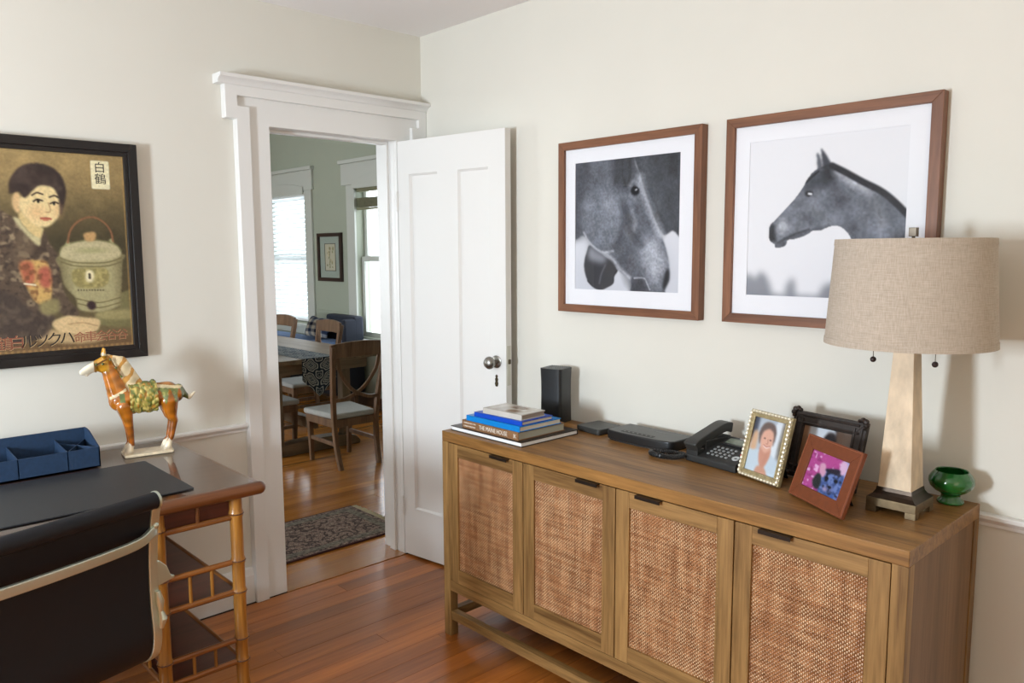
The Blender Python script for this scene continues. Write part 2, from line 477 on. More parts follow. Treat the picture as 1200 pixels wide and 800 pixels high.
TRACE_C = {
 'hair': [(.187,.220), (.187,.174), (.228,.119), (.294,.081), (.391,.068), (.486,.085), (.548,.130), (.569,.193), (.554,.257), (.519,.321), (.515,.242), (.487,.187), (.423,.174), (.369,.183), (.300,.232), (.279,.237), (.250,.210), (.218,.216)],
 'face': [(.260,.233), (.300,.232), (.369,.177), (.434,.170), (.488,.184), (.519,.226), (.525,.273), (.510,.321), (.459,.362), (.403,.381), (.350,.374), (.299,.348), (.260,.318), (.244,.272)],
 'ear': [(.206,.235), (.233,.212), (.256,.233), (.255,.279), (.244,.310), (.219,.308), (.198,.268)],
 'neck': [(.245,.303), (.300,.340), (.371,.375), (.396,.389), (.364,.442), (.313,.418), (.259,.372), (.237,.341)],
 'collar': [(.237,.341), (.259,.372), (.324,.421), (.371,.437), (.351,.473), (.252,.395), (.196,.336)],
 'kim': [(-.006,.330), (.196,.334), (.265,.375), (.326,.457), (.384,.394), (.422,.452), (.487,.529), (.488,.642), (.535,.740), (.601,.808), (.576,.835), (.471,.812), (.423,.737), (.402,.833), (.376,.881), (.283,.941), (.175,.951), (-.070,.938)],
 'fold': [(.264,.380), (.330,.465), (.214,.567), (.178,.512)],
 'fold2': [(.384,.402), (.417,.457), (.320,.560), (.289,.552)],
 'obi': [(.218,.562), (.365,.544), (.416,.577), (.416,.737), (.333,.762), (.273,.709)],
 'obir': [(.218,.562), (.300,.553), (.313,.639), (.256,.669)],
 'obi2': [(.339,.592), (.416,.580), (.418,.673), (.353,.671)],
 'knot': [(.333,.762), (.456,.738), (.461,.803), (.360,.816)],
 'tie': [(.242,.658), (.314,.666)],
 'slv': [(-.044,.693), (.158,.706), (.256,.780), (.360,.819), (.430,.826), (.397,.890), (.294,.938), (-.071,.945)],
 'hand': [(.411,.858), (.515,.828), (.633,.839), (.749,.856), (.735,.905), (.667,.924), (.574,.926), (.451,.904)],
 'hf': [(.522,.871), (.626,.867), (.730,.888)],
 'bar': [(.499,.521), (.940,.515), (.945,.565), (.919,.751), (.895,.793), (.748,.814), (.609,.799), (.591,.742), (.518,.675), (.497,.593)],
 'lid': [(.496,.505), (.526,.473), (.619,.452), (.724,.442), (.829,.448), (.912,.468), (.946,.501), (.931,.528), (.820,.548), (.610,.549), (.509,.532)],
 'knob': [(.680,.408), (.758,.402), (.759,.435), (.739,.448), (.693,.448), (.676,.432)],
 'hnd': [(.557,.457), (.578,.400), (.628,.355), (.699,.329), (.769,.328), (.838,.357), (.877,.401), (.887,.448)],
 'post': [(.533,.473), (.559,.436), (.576,.468)],
 'post2': [(.854,.444), (.884,.431), (.895,.468)],
 'b1': [(.498,.532), (.609,.557), (.819,.559), (.943,.535)],
 'b2': [(.501,.553), (.607,.575), (.818,.578), (.941,.557)],
 'b3': [(.596,.742), (.753,.767), (.919,.745)],
 'b4': [(.601,.767), (.750,.793), (.910,.772)],
 'lab': [(.578,.598), (.699,.586), (.833,.598), (.808,.681), (.602,.680)],
 'tag': [(.676,.602), (.725,.603), (.720,.654), (.671,.653)],
 'txt': [(.600,.698), (.802,.703)],
 'spig': [(.670,.764), (.702,.757), (.729,.771), (.727,.793), (.697,.803), (.670,.791)],
 'shelf': [(.921,.726), (1.026,.720), (1.024,.893), (.747,.881), (.748,.814), (.900,.799)],
 'shelft': [(.753,.814), (1.018,.815), (1.019,.858), (.750,.851)],
 'cloth': [(.331,.887), (.452,.901), (.574,.926), (.714,.926), (.758,.966), (.570,.972), (.304,.942)],
 'card': [(.760,.044), (.891,.037), (.883,.169), (.753,.179)],
 'botb': [(-.068,.919), (.304,.942), (.570,.964), (1.006,.947), (1.006,1.101), (-.080,1.030)],
 'k1': [(.821,.074)],
 'k2': [(.823,.132)],
 'r1': [(.239,.950)],
 'r2': [(.325,.949)],
 'r3': [(.418,.948)],
 'r4': [(.508,.944)],
 's1': [(.600,.946)],
 's2': [(.679,.945)],
 's3': [(.756,.944)],
 's4': [(.833,.942)],
 's5': [(.914,.943)],
 'l1': [(.081,.954)],
 'l2': [(.164,.950)],
}

# ------------------------------------------------------------------ materials
WALL = mat('cream_wall_paint', S(225, 221, 210), 0.75, spec=0.25, vary=0.012, vscale=3, bump=0.06, bscale=180)
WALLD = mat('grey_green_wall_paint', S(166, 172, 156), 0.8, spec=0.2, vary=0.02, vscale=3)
TRIM = mat('white_trim_paint', S(232, 230, 226), 0.35, spec=0.45, bump=0.05, bscale=50)
CEIL = mat('white_ceiling_paint', S(244, 240, 238), 0.85, spec=0.2)
PLANK = wood('varnished_red_fir', S(122, 62, 18), S(198, 120, 50), 'y', 9, 0.30, coat=0.22, spec=0.5, bump=0.05, rand=0.24, space='World', contrast=(0.3, 0.72))
PLANKD = wood('varnished_golden_fir', S(136, 80, 26), S(208, 138, 60), 'y', 9, 0.26, coat=0.3, spec=0.5, bump=0.05, rand=0.14, space='World', contrast=(0.3, 0.72))
PLANKT = wood('varnished_pale_threshold', S(140, 88, 42), S(172, 116, 62), 'y', 9, 0.25, coat=0.35, spec=0.5, bump=0.05, space='World')
SUB = mat('dark_subfloor', S(40, 20, 10), 0.9)
GLASS = glass_mat()
DARKM = mat('interior_shadow', S(18, 16, 14), 0.8)

X1, Y0, H = 4.40, -4.30, 2.47          # main room: x 0..X1, y Y0..0
DX0, DY0, DY1 = -6.5, -2.6, 1.78       # dining room: x DX0..-0.12

def wall_boxes(u0, u1, z0, z1, holes):
    us = sorted({u0, u1, *[h[0] for h in holes], *[h[1] for h in holes]}); zs = sorted({z0, z1, *[h[2] for h in holes], *[h[3] for h in holes]})
    out = []
    for a, b in zip(us, us[1:]):
        for c, d in zip(zs, zs[1:]):
            if not any(h[0] <= a and b <= h[1] and h[2] <= c and d <= h[3] for h in holes): out.append((a, b, c, d))
    return out

# ------------------------------------------------------------------ floor and its planks
fl = MB().box(DX0, X1, Y0, DY1, -0.06, -0.012).build('floor', SUB); struct(fl)
PW = 0.0835
unit = MB().box(0, 1, 0, 1, -1, 0)
plank_me = unit.mesh('plank')
plank_me.materials.append(PLANK)
plank_md = unit.mesh('plank')
plank_md.materials.append(PLANKD)
def plank(x, w, y, l):
    o = link(bpy.data.objects.new('plank', plank_me if x > 0 else plank_md), fl)
    o.location = (x + 0.0006, y + 0.0006, random.uniform(-0.0004, 0.0004)); o.scale = (w - 0.0012, l - 0.0012, 0.0115)
    return o
def run(x, w, ya, yb):
    y = ya; first = True
    while y < yb - 0.01:
        l = random.uniform(0.5, 2.6) if first else random.uniform(2.0, 3.4)
        first = False
        if yb - y - l < 0.5: l = yb - y
        plank(x, w, y, l); y += l
x = 0.031
while x < X1 - 0.01:
    run(x, min(PW, X1 - x), Y0, 0.0); x += PW
x = -0.141 - PW
while x > -3.2:
    run(x, PW, DY0, DY1); x -= PW
far = MB(); xe = x + PW
while xe > DX0 + 0.02:
    y = DY0 + random.uniform(0, 1)
    ys = [DY0, y, y + 2.1, DY1]
    for a, b in zip(ys, ys[1:]): far.box(xe - PW + 0.0006, xe - 0.0006, a + 0.0006, b - 0.0006, -0.0115, 0)
    xe -= PW
o = far.build('far_planks', PLANKD, fl); o['kind'] = 'stuff'
MB().box(-0.140, 0.030, -0.79, -0.16, -0.0115, 0.0035).build('threshold_board', PLANKT, fl, bevel=0.002)
MB().box(-0.140, 0.030, Y0, -0.792, -0.0115, 0.0).box(-0.140, 0.030, -0.158, DY1, -0.0115, 0).build('under_wall_board', SUB, fl)

# ------------------------------------------------------------------ shell
struct(MB().box(-0.12, X1 + .12, Y0 - .12, 0.12, H, H + 0.1).build('ceiling', CEIL))
HD = 2.95
struct(MB().box(DX0 - .12, -0.11, DY0 - .12, DY1 + .14, HD, HD + 0.1).build('ceiling_dining', CEIL))
struct(MB().prism([(Y0, -0.05), (-0.807, -0.05), (-0.807, 1.997), (-0.143, 1.997), (-0.143, -0.05), (DY1, -0.05), (DY1, HD), (Y0, HD)], -0.12, 0.0, 'yz').build('wall_left', WALL))
dl = MB().prism([(DY0, 0), (-0.807, 0), (-0.807, 1.997), (-0.143, 1.997), (-0.143, 0), (DY1, 0), (DY1, HD), (DY0, HD)], -0.126, -0.1195, 'yz').build('wall_dining_partition', WALLD); struct(dl)
struct(MB().box(0.0, X1 + .12, 0.0, 0.12, -0.05, H).build('wall_right', WALL))
wb = MB()
for a, b, c, d in wall_boxes(-0.12, X1, -0.05, H, [(1.15, 1.85, 0.85, 1.85)]): wb.box(a, b, Y0 - .12, Y0, c, d)
struct(wb.build('wall_back', WALL))
wb = MB()
for a, b, c, d in wall_boxes(Y0 - .12, 0, -0.05, H, []): wb.box(X1, X1 + .12, a, b, c, d)
struct(wb.build('wall_near', WALL))
W1 = (-5.26, -4.36, 0.735, 2.09); W2 = (-3.415, -2.52, 0.66, 2.09)
wb = MB()
for a, b, c, d in wall_boxes(DX0, -0.12, -0.05, HD, [W1, W2]): wb.box(a, b, DY1, DY1 + .14, c, d)
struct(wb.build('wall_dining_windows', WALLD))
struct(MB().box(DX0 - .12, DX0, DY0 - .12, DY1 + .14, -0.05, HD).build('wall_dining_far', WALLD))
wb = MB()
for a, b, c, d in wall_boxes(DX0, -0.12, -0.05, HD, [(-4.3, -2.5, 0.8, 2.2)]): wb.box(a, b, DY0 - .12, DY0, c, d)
struct(wb.build('wall_dining_left', WALLD))

# unseen windows added behind the key light and the dining fill: frames and panes
def plain_window(name, axis, at, u0, u1, z0, z1):
    r = thing(name, None, None, kind='structure')
    m = MB(); g = MB()
    def bx(mm, a, b, c, d, t0, t1):
        if axis == 'y': mm.box(a, b, at + t0, at + t1, c, d)
        else: mm.box(at + t0, at + t1, a, b, c, d)
    s = 1 if axis == 'x' else -1
    lo, hi = (0.06, 0.10) if axis == 'x' else (-0.10, -0.06)
    e = 0.045
    for a, b, c, d in ((u0, u0 + e, z0, z1), (u1 - e, u1, z0, z1), (u0 + e, u1 - e, z0, z0 + e), (u0 + e, u1 - e, z1 - e, z1), (u0 + e, u1 - e, (z0 + z1) / 2 - .02, (z0 + z1) / 2 + .02)): bx(m, a, b, c, d, lo, hi)
    m.build('window_frame', TRIM, r)
    bx(g, u0 + e, u1 - e, z0 + e, z1 - e, (lo + hi) / 2 - .002, (lo + hi) / 2 + .002); g.build('pane', GLASS, r)
plain_window('window_added_dining', 'y', DY0, -4.3, -2.5, 0.8, 2.2)
plain_window('window_added_back', 'y', Y0, 1.15, 1.85, 0.85, 1.85)

# ------------------------------------------------------------------ door casing, jambs, mouldings
cas = thing('trim_1', None, None, kind='structure')
MB().prism([(-0.932, 0), (-0.932, 1.992), (-0.976, 1.992), (-0.976, 2.127), (-0.0005, 2.127), (-0.0005, 1.992), (-0.032, 1.992), (-0.032, 0), (-0.085, 0), (-0.085, 2.042), (-0.045, 2.042), (-0.045, 2.081), (-0.925, 2.081), (-0.925, 2.042), (-0.876, 2.042), (-0.876, 0)], 0.0, 0.040, 'yz').build('outer_casing', TRIM, cas, bevel=0.003)
MB().prism([(-0.90, 0), (-0.90, 2.03), (-0.95, 2.03), (-0.95, 2.10), (-0.02, 2.10), (-0.02, 2.03), (-0.06, 2.03), (-0.06, 0), (-0.163, 0), (-0.163, 1.977), (-0.787, 1.977), (-0.787, 0)], 0.0, 0.022, 'yz').build('inner_casing', TRIM, cas, bevel=0.002)
MB().prism([(0, 2.120), (0.046, 2.120), (0.050, 2.130), (0.060, 2.138), (0.074, 2.142), (0.074, 2.156), (0, 2.156)], -1.006, -0.0005, 'xz').build('crown_moulding', TRIM, cas, bevel=0.0015)
jm = MB().box(-0.14, 0.0, -0.807, -0.787, 0, 1.997).box(-0.14, 0.0, -0.163, -0.143, 0, 1.997).box(-0.14, 0.0, -0.787, -0.163, 1.977, 1.997)
jm.build('jamb', TRIM, cas, bevel=0.002)
MB().box(-0.085, -0.042, -0.787, -0.775, 0, 1.977).box(-0.085, -0.042, -0.175, -0.163, 0, 1.977).box(-0.085, -0.042, -0.775, -0.175, 1.965, 1.977).build('door_stop', TRIM, cas, bevel=0.002)
MB().box(-0.150, -0.126, -0.90, -0.79, 0, 1.975).box(-0.150, -0.126, -0.16, -0.05, 0, 1.975).box(-0.155, -0.126, -0.93, -0.02, 1.98, 2.14).build('dining_casing', TRIM, cas, bevel=0.002)

def base_profile(t=0.018): return [(0, 0), (t, 0), (t, 0.118), (t - 0.004, 0.128), (t - 0.008, 0.146), (t - 0.012, 0.152), (0, 0.152)]
def rail_profile(t=0.026): return [(0, 0.735), (0.010, 0.735), (0.012, 0.744), (0.018, 0.750), (t - 0.004, 0.753), (t, 0.758), (t, 0.766), (t - 0.003, 0.769), (0, 0.769)]
struct(MB().prism(base_profile(), Y0, -0.932, 'xz').build('baseboard_left', TRIM))
struct(MB().prism(rail_profile(), Y0, -0.933, 'xz').build('trim_2', TRIM))
struct(MB().prism([(-a, b) for a, b in base_profile()], 0.0, X1, 'yz').build('baseboard_right', TRIM))
struct(MB().prism([(-a, b) for a, b in rail_profile()], 0.0, X1, 'yz').build('trim_3', TRIM))
DB = mat('dark_baseboard_wood', S(84, 56, 36), 0.45, vary=0.2, vscale=20)
struct(MB().box(DX0, -0.126, DY1 - 0.016, DY1, 0, 0.10).build('baseboard_dining', DB))
rl = MB()
for a, b in ((DX0, -5.40), (-4.20, -3.53), (-2.40, -0.126)): rl.box(a, b, DY1 - 0.014, DY1, 0.855, 0.885)
struct(rl.build('trim_4', WALLD, bevel=0.002))

# ------------------------------------------------------------------ open panelled door
door = thing('door_1', None, None, (0.034, -0.167, 0), math.radians(8), kind='structure')
LW, LH, LT = 0.640, 1.971, 0.036
st = [(0, 0.073), (0.252, 0.374), (0.548, LW)]
b = MB()
for a, c in st: b.box(a, c, 0, LT, 0.012, LH)
for a, c in ((0.073, 0.252), (0.374, 0.548)):
    b.box(a, c, 0, LT, 0.012, 0.244); b.box(a, c, 0, LT, 1.820, LH)
b.build('leaf_frame', TRIM, door)
for a, c in ((0.073, 0.252), (0.374, 0.548)):
    MB().box(a, c, 0.010, LT - 0.010, 0.244, 1.820).build('panel', TRIM, door)
    e = 0.010
    pm = MB()
    for y0, y1 in ((0.0005, 0.011), (LT - 0.011, LT - 0.0005)):
        sl = 0.004 if y0 < 0.01 else LT - 0.004
        f = y1 if y0 < 0.01 else y0
        g = y0 if y0 < 0.01 else y1
        out = [(a, 0.244), (c, 0.244), (c, 1.820), (a, 1.820)]; inn = [(a + e, 0.244 + e), (c - e, 0.244 + e), (c - e, 1.820 - e), (a + e, 1.820 - e)]
        vs = [(p, g, q) for p, q in out] + [(p, f, q) for p, q in inn]
        pm.add(vs, [(i, (i + 1) % 4, 4 + (i + 1) % 4, 4 + i) for i in range(4)])
    pm.build('panel_moulding', TRIM, door)
NICK = mat('aged_pewter', S(150, 148, 142), 0.36, metal=1.0, vary=0.25, vscale=60)
BRASSD = mat('dark_old_brass', S(86, 76, 58), 0.4, metal=0.9, vary=0.3, vscale=80)
kz = 1.0
kb = MB().lathe([(0.0, 0), (0.026, 0), (0.027, 0.003), (0.022, 0.006), (0.010, 0.009), (0.0085, 0.026), (0.012, 0.031), (0.022, 0.036), (0.027, 0.045), (0.027, 0.053), (0.021, 0.063), (0.010, 0.068), (0, 0.069)], 32)
kb.v = [(0.588 + q[0], -q[2], kz + q[1]) for q in kb.v]
kb.build('knob', NICK, door, smooth=True, angle=50)
kb2 = MB().lathe([(0.0, 0), (0.026, 0), (0.022, 0.006), (0.010, 0.009), (0.0085, 0.016), (0.014, 0.020), (0.024, 0.026), (0.024, 0.034), (0.014, 0.041), (0, 0.042)], 24)
kb2.v = [(0.588 + q[0], LT + q[2], kz + q[1]) for q in kb2.v]
kb2.build('knob', NICK, door, smooth=True, angle=50)
kp = MB().prism([(0.588 + x_, 0.915 + z_) for x_, z_ in [(0.0, 0.030), (0.006, 0.024), (0.004, 0.016), (0.008, 0.010), (0.006, 0), (0.009, -0.010), (0.005, -0.022), (-0.005, -0.022), (-0.009, -0.010), (-0.006, 0), (-0.008, 0.010), (-0.004, 0.016), (-0.006, 0.024)]], -0.003, 0.0, 'xz')
kp.build('keyhole_plate', BRASSD, door)
MB().box(LW - 0.0005, LW + 0.0015, 0.006, LT - 0.006, 0.90, 1.07).build('latch_plate', mat('painted_latch', S(205, 203, 190), 0.4), door)
MB().box(LW, LW + 0.007, 0.012, 0.026, 0.992, 1.012).build('latch_bolt', BRASSD, door, bevel=0.002)
for z in (0.25, 1.70):
    h = MB().path([(-0.004, -0.004, z - 0.045), (-0.004, -0.004, z + 0.045)], 0.006, 10).build('hinge', TRIM, door, smooth=True)

# ------------------------------------------------------------------ credenza
CW = lambda ax: wood('weathered_oak_' + ax, S(88, 60, 27), S(166, 127, 76), ax, 18, 0.5, spec=0.35, bump=0.25, contrast=(0.34, 0.66))
CWX, CWY, CWZ = CW('x'), CW('y'), CW('z')
CTOP = wood('weathered_oak_top', S(88, 57, 24), S(166, 120, 64), 'x', 18, 0.42, spec=0.4, bump=0.15, contrast=(0.34, 0.66))
CSIDE = wood('dark_oak_side', S(90, 63, 38), S(140, 106, 72), 'z', 14, 0.5, spec=0.3, bump=0.15, contrast=(0.28, 0.7))
CANEB = mat('cane_backing', S(116, 66, 36), 0.9)
def cane_mat(name, d, l):
    m, nt, b = base_mat(name); L = nt.links
    tc = node(nt, 'ShaderNodeTexCoord'); oi = node(nt, 'ShaderNodeObjectInfo')
    va = node(nt, 'ShaderNodeVectorMath', operation='ADD'); L.new(tc.outputs['Object'], va.inputs[0])
    mp = node(nt, 'ShaderNodeMapping'); mp.inputs['Scale'].default_value = (6, 1, 1)
    mul = node(nt, 'ShaderNodeMath', operation='MULTIPLY'); mul.inputs[1].default_value = 20
    L.new(oi.outputs['Random'], mul.inputs[0]); L.new(mul.outputs[0], va.inputs[1])
    L.new(va.outputs[0], mp.inputs['Vector'])
    n1 = node(nt, 'ShaderNodeTexNoise', Scale=7.0, Detail=4.0)
    mp2 = node(nt, 'ShaderNodeMapping'); mp2.inputs['Scale'].default_value = (1, 1, 9)
    L.new(va.outputs[0], mp2.inputs['Vector'])
    n2 = node(nt, 'ShaderNodeTexNoise', Scale=9.0, Detail=3.0)
    L.new(mp.outputs[0], n1.inputs['Vector']); L.new(mp2.outputs[0], n2.inputs['Vector'])
    ad = node(nt, 'ShaderNodeMath', operation='ADD'); L.new(n1.outputs['Fac'], ad.inputs[0]); L.new(n2.outputs['Fac'], ad.inputs[1])
    r = ramp(nt, [(0.42, d), (0.58, l)]); hf = node(nt, 'ShaderNodeMath', operation='MULTIPLY'); hf.inputs[1].default_value = 0.5
    L.new(ad.outputs[0], hf.inputs[0]); L.new(hf.outputs[0], r.inputs[0]); L.new(r.outputs[0], b.inputs['Base Color'])
    b.inputs['Roughness'].default_value = 0.45
    return m
CANEH = cane_mat('cane_strand_warm', S(130, 80, 42), S(182, 124, 78))
CANEV = cane_mat('cane_strand_pale', S(164, 114, 74), S(222, 182, 138))
KX0, KX1, KF, KB = 0.790, 2.466, -0.523, -0.038
cr = thing('credenza', 'long weathered oak credenza with four woven cane doors on slim legs', 'credenza', (0, 0, 0))
MB().box(KX0, KX1, KF, KB, 0.762, 0.800).build('top', CTOP, cr, bevel=0.002)
for xx in (KX0, KX1 - 0.037):
    for yy in (KF, KB - 0.037):
        MB().box(xx, xx + 0.037, yy, yy + 0.037, 0, 0.762).build('leg', CWZ, cr, bevel=0.0015)
MB().box(KX0 + 0.010, KX0 + 0.022, KF + 0.037, KB - 0.037, 0.182, 0.762).build('side_panel', CSIDE, cr)
MB().box(KX1 - 0.012, KX1 - 0.003, KF + 0.037, KB - 0.037, 0.182, 0.762).build('side_panel', CSIDE, cr)
MB().box(KX0 + 0.037, KX1 - 0.037, KF + 0.002, KF + 0.022, 0.182, 0.222).build('bottom_rail', CWX, cr, bevel=0.0015)
MB().box(KX0 + 0.022, KX1 - 0.012, KF + 0.022, KB - 0.01, 0.186, 0.200).build('bottom_panel', CSIDE, cr)
MB().box(KX0 + 0.022, KX1 - 0.012, KB - 0.012, KB - 0.004, 0.20, 0.762).build('back_panel', CSIDE, cr)
MB().box(KX0 + 0.037, KX1 - 0.037, KF + 0.004, KF + 0.034, 0.066, 0.099).build('stretcher', CWX, cr, bevel=0.0015)
MB().box(KX0 + 0.037, KX1 - 0.037, KB - 0.034, KB - 0.004, 0.066, 0.099).build('stretcher', CWX, cr, bevel=0.0015)
for xx in (KX0 + 0.004, KX1 - 0.034):
    MB().box(xx, xx + 0.030, KF + 0.037, KB - 0.037, 0.066, 0.099).build('stretcher', CWY, cr, bevel=0.0015)
MB().box(KX0 + 0.022, KX1 - 0.012, KF + 0.026, KF + 0.028, 0.20, 0.762).build('shadow_board', DARKM, cr)  # near-black sheet standing in for the shadow behind the doors
edges = [KX0 + 0.037 + i * (KX1 - KX0 - 0.074) / 4 for i in range(5)]
DW = edges[1] - edges[0]
# woven cane: ribbons going over and under, local origin = panel centre
CPW, CPH, PIT = DW - 0.100, 0.436, 0.0052
def ribbons(vertical):
    m = MB(); nv = int(CPW / PIT); nh = int(CPH / PIT)
    n, k = (nv, nh) if vertical else (nh, nv)
    L = CPH if vertical else CPW; W = CPW if vertical else CPH
    hw = PIT * (0.30 if vertical else 0.36)
    for i in range(n):
        c = -W / 2 + (i + 0.5) * W / n; vs = []; fs = []
        for j in range(2 * k + 1):
            s = -L / 2 + j * L / (2 * k)
            d = 0.0010 * math.cos(math.pi * (j + 0.5) ) * 0
            q = (j // 2 + i) % 2
            d = (0.0011 if q == (0 if vertical else 1) else -0.0011) if j % 2 else 0.0
            for e in (-hw, hw):
                vs.append((c + e, -d, s) if vertical else (s, -d, c + e))
        fs = [(2 * j, 2 * j + 1, 2 * j + 3, 2 * j + 2) for j in range(2 * k)]
        m.add(vs, fs)
    me = bpy.data.meshes.new('cane'); me.from_pydata(m.v, [], m.f); me.update()
    return me
cane_v = ribbons(True); cane_v.materials.append(CANEV)
cane_h = ribbons(False); cane_h.materials.append(CANEH)
BRONZE = mat('dark_bronze_pull', S(46, 36, 28), 0.4, metal=0.6)
hx = [1.116, 1.521, 1.754, 2.148]
for i in range(4):
    a, c = edges[i] + 0.0018, edges[i + 1] - 0.0018
    d = thing('door', None, None, ((a + c) / 2, KF + 0.011, 0.0)); d.parent = cr
    w = (c - a) / 2; zb, zt = 0.2245, 0.7595
    MB().box(-w, -w + 0.050, -0.011, 0.011, zb, zt).build('stile', CWZ, d, bevel=0.0012)
    MB().box(w - 0.050, w, -0.011, 0.011, zb, zt).build('stile', CWZ, d, bevel=0.0012)
    MB().box(-w + 0.050, w - 0.050, -0.011, 0.011, zt - 0.048, zt).build('rail', CWX, d, bevel=0.0012)
    MB().box(-w + 0.050, w - 0.050, -0.011, 0.011, zb, zb + 0.053).build('rail', CWX, d, bevel=0.0012)
    MB().box(-w + 0.049, w - 0.049, 0.001, 0.006, zb + 0.05, zt - 0.046).build('cane_backing', CANEB, d)
    for me, nm in ((cane_v, 'cane_weave'), (cane_h, 'cane_weave')):
        o = link(bpy.data.objects.new(nm, me), d); o.location = (0, -0.0025, (zb + 0.053 + zt - 0.048) / 2); o['kind'] = 'stuff'
    hp = MB().box(hx[i] - 0.044 - (a + c) / 2, hx[i] + 0.044 - (a + c) / 2, -0.024, -0.004, zt - 0.001, zt + 0.0015)
    hp.box(hx[i] - 0.044 - (a + c) / 2, hx[i] + 0.044 - (a + c) / 2, -0.026, -0.024, zt - 0.009, zt + 0.0015)
    hp.build('pull', BRONZE, d)

# ------------------------------------------------------------------ framed horse prints on the wall
WAL = lambda ax: wood('walnut_frame_' + ax, S(92, 56, 36), S(142, 94, 64), ax, 22, 0.45, bump=0.1)
WALX, WALZ = WAL('x'), WAL('z')
MATB = mat('white_mat_board', S(236, 236, 240), 0.8, spec=0.2)
PRINT = print_mat('photo_print', 0.6, 0.25)
PGLASS = GLASS

def mitred_frame(parent, W2_, H2_, fw, depth, mx, mz, plane_y=0.0, chamfer=0.0, name='frame_side'):
    """four mitred sides around a W x H rectangle; local x right, z up, front at y = -depth"""
    def side(poly, m):
        mb = MB().prism(poly, plane_y - depth, plane_y, 'xz'); return mb.build(name, m, parent, bevel=0.0012)
    w, h = W2_, H2_
    side([(-w, h), (w, h), (w - fw, h - fw), (-w + fw, h - fw)], mx)
    side([(-w, -h), (w, -h), (w - fw, -h + fw), (-w + fw, -h + fw)], mx)
    side([(-w, -h), (-w, h), (-w + fw, h - fw), (-w + fw, -h + fw)], mz)
    side([(w, -h), (w, h), (w - fw, h - fw), (w - fw, -h + fw)], mz)

def horse_closeup():
    T = TRACE_A; c = Canvas(230, 230, (214, 215, 222))
    c.put(np.clip((c.vv - 0.55) * 1.2, 0, 0.5), (186, 189, 199))
    c.poly(T['bgR'], (62, 65, 72), 0.006)
    mr = c.mask(T['bgR'], True, 0.006)
    c.stroke(T['m3'], 0.05, (86, 90, 97), 0.6, 0.9)
    for k in ('m1', 'm2'): c.stroke(T[k], 0.02, (42, 43, 48), 0.7, 0.9)
    c.poly(T['muz'], (58, 58, 63), 0.003); c.poly(T['muzl'], (140, 142, 150), 0.02)
    c.stroke(T['muzs'], 0.007, (120, 121, 126), 0.6, 1.0); c.stroke(T['muzedge'], 0.006, (25, 25, 28), 0.7, 0.8)
    c.poly(T['head'], (84, 87, 95), 0.003)
    mh = c.mask(T['head'], True, 0.003)
    c.poly(T['leftdk'], (62, 64, 71), 0.03); c.poly(T['cheek'], (108, 112, 121), 0.05)
    c.poly(T['nosel'], (150, 153, 162), 0.05)
    c.stroke(T['bdk'], 0.028, (58, 60, 66), 0.75, 1.0); c.stroke(T['bone'], 0.016, (134, 137, 145), 0.55, 1.0)
    c.stroke(T['ridge'], 0.030, (158, 161, 170), 0.8, 0.95)
    c.poly(T['lock'], (46, 48, 53), 0.03, 0.75); c.stroke(T['chk'], 0.026, (62, 64, 71), 0.65, 1.0)
    c.stroke(T['chin2'], 0.05, (64, 66, 72), 0.6, 1.0)
    c.stroke(T['chin'], 0.016, (152, 154, 162), 0.85, 0.8)
    c.stroke(T['jaw'][:5], 0.008, (176, 178, 186), 0.75, 1.0)
    c.poly(T['lip'], (52, 52, 57), 0.02, 0.8); c.stroke(T['mouth'], 0.005, (176, 178, 184), 0.7, 0.9)
    for k in ('f1', 'f2', 'f3', 'f4'): c.stroke(T[k], 0.012, (44, 45, 50), 0.75, 0.9)
    c.stroke(T['eyeb'], 0.014, (136, 139, 147), 0.6, 1.0); c.stroke(T['eyeu'], 0.012, (116, 119, 126), 0.6, 1.0)
    c.poly(T['eye'], (18, 18, 21), 0.006); c.stroke(T['hl'], 0.006, (190, 192, 200), 0.8, smooth=False)
    c.poly(T['nos'], (26, 26, 30), 0.008)
    c.a = c.a * (1 + 0.16 * mh[..., None])
    c.a = np.where(np.maximum(mh, mr)[..., None] > 0.02, c.a * (1 + (c.noise(80, 2) - 0.5)[..., None] * 0.34 * np.maximum(mh, mr)[..., None] + (c.noise(9, 3) - 0.5)[..., None] * 0.42 * np.maximum(mh, mr)[..., None]), c.a)
    return c

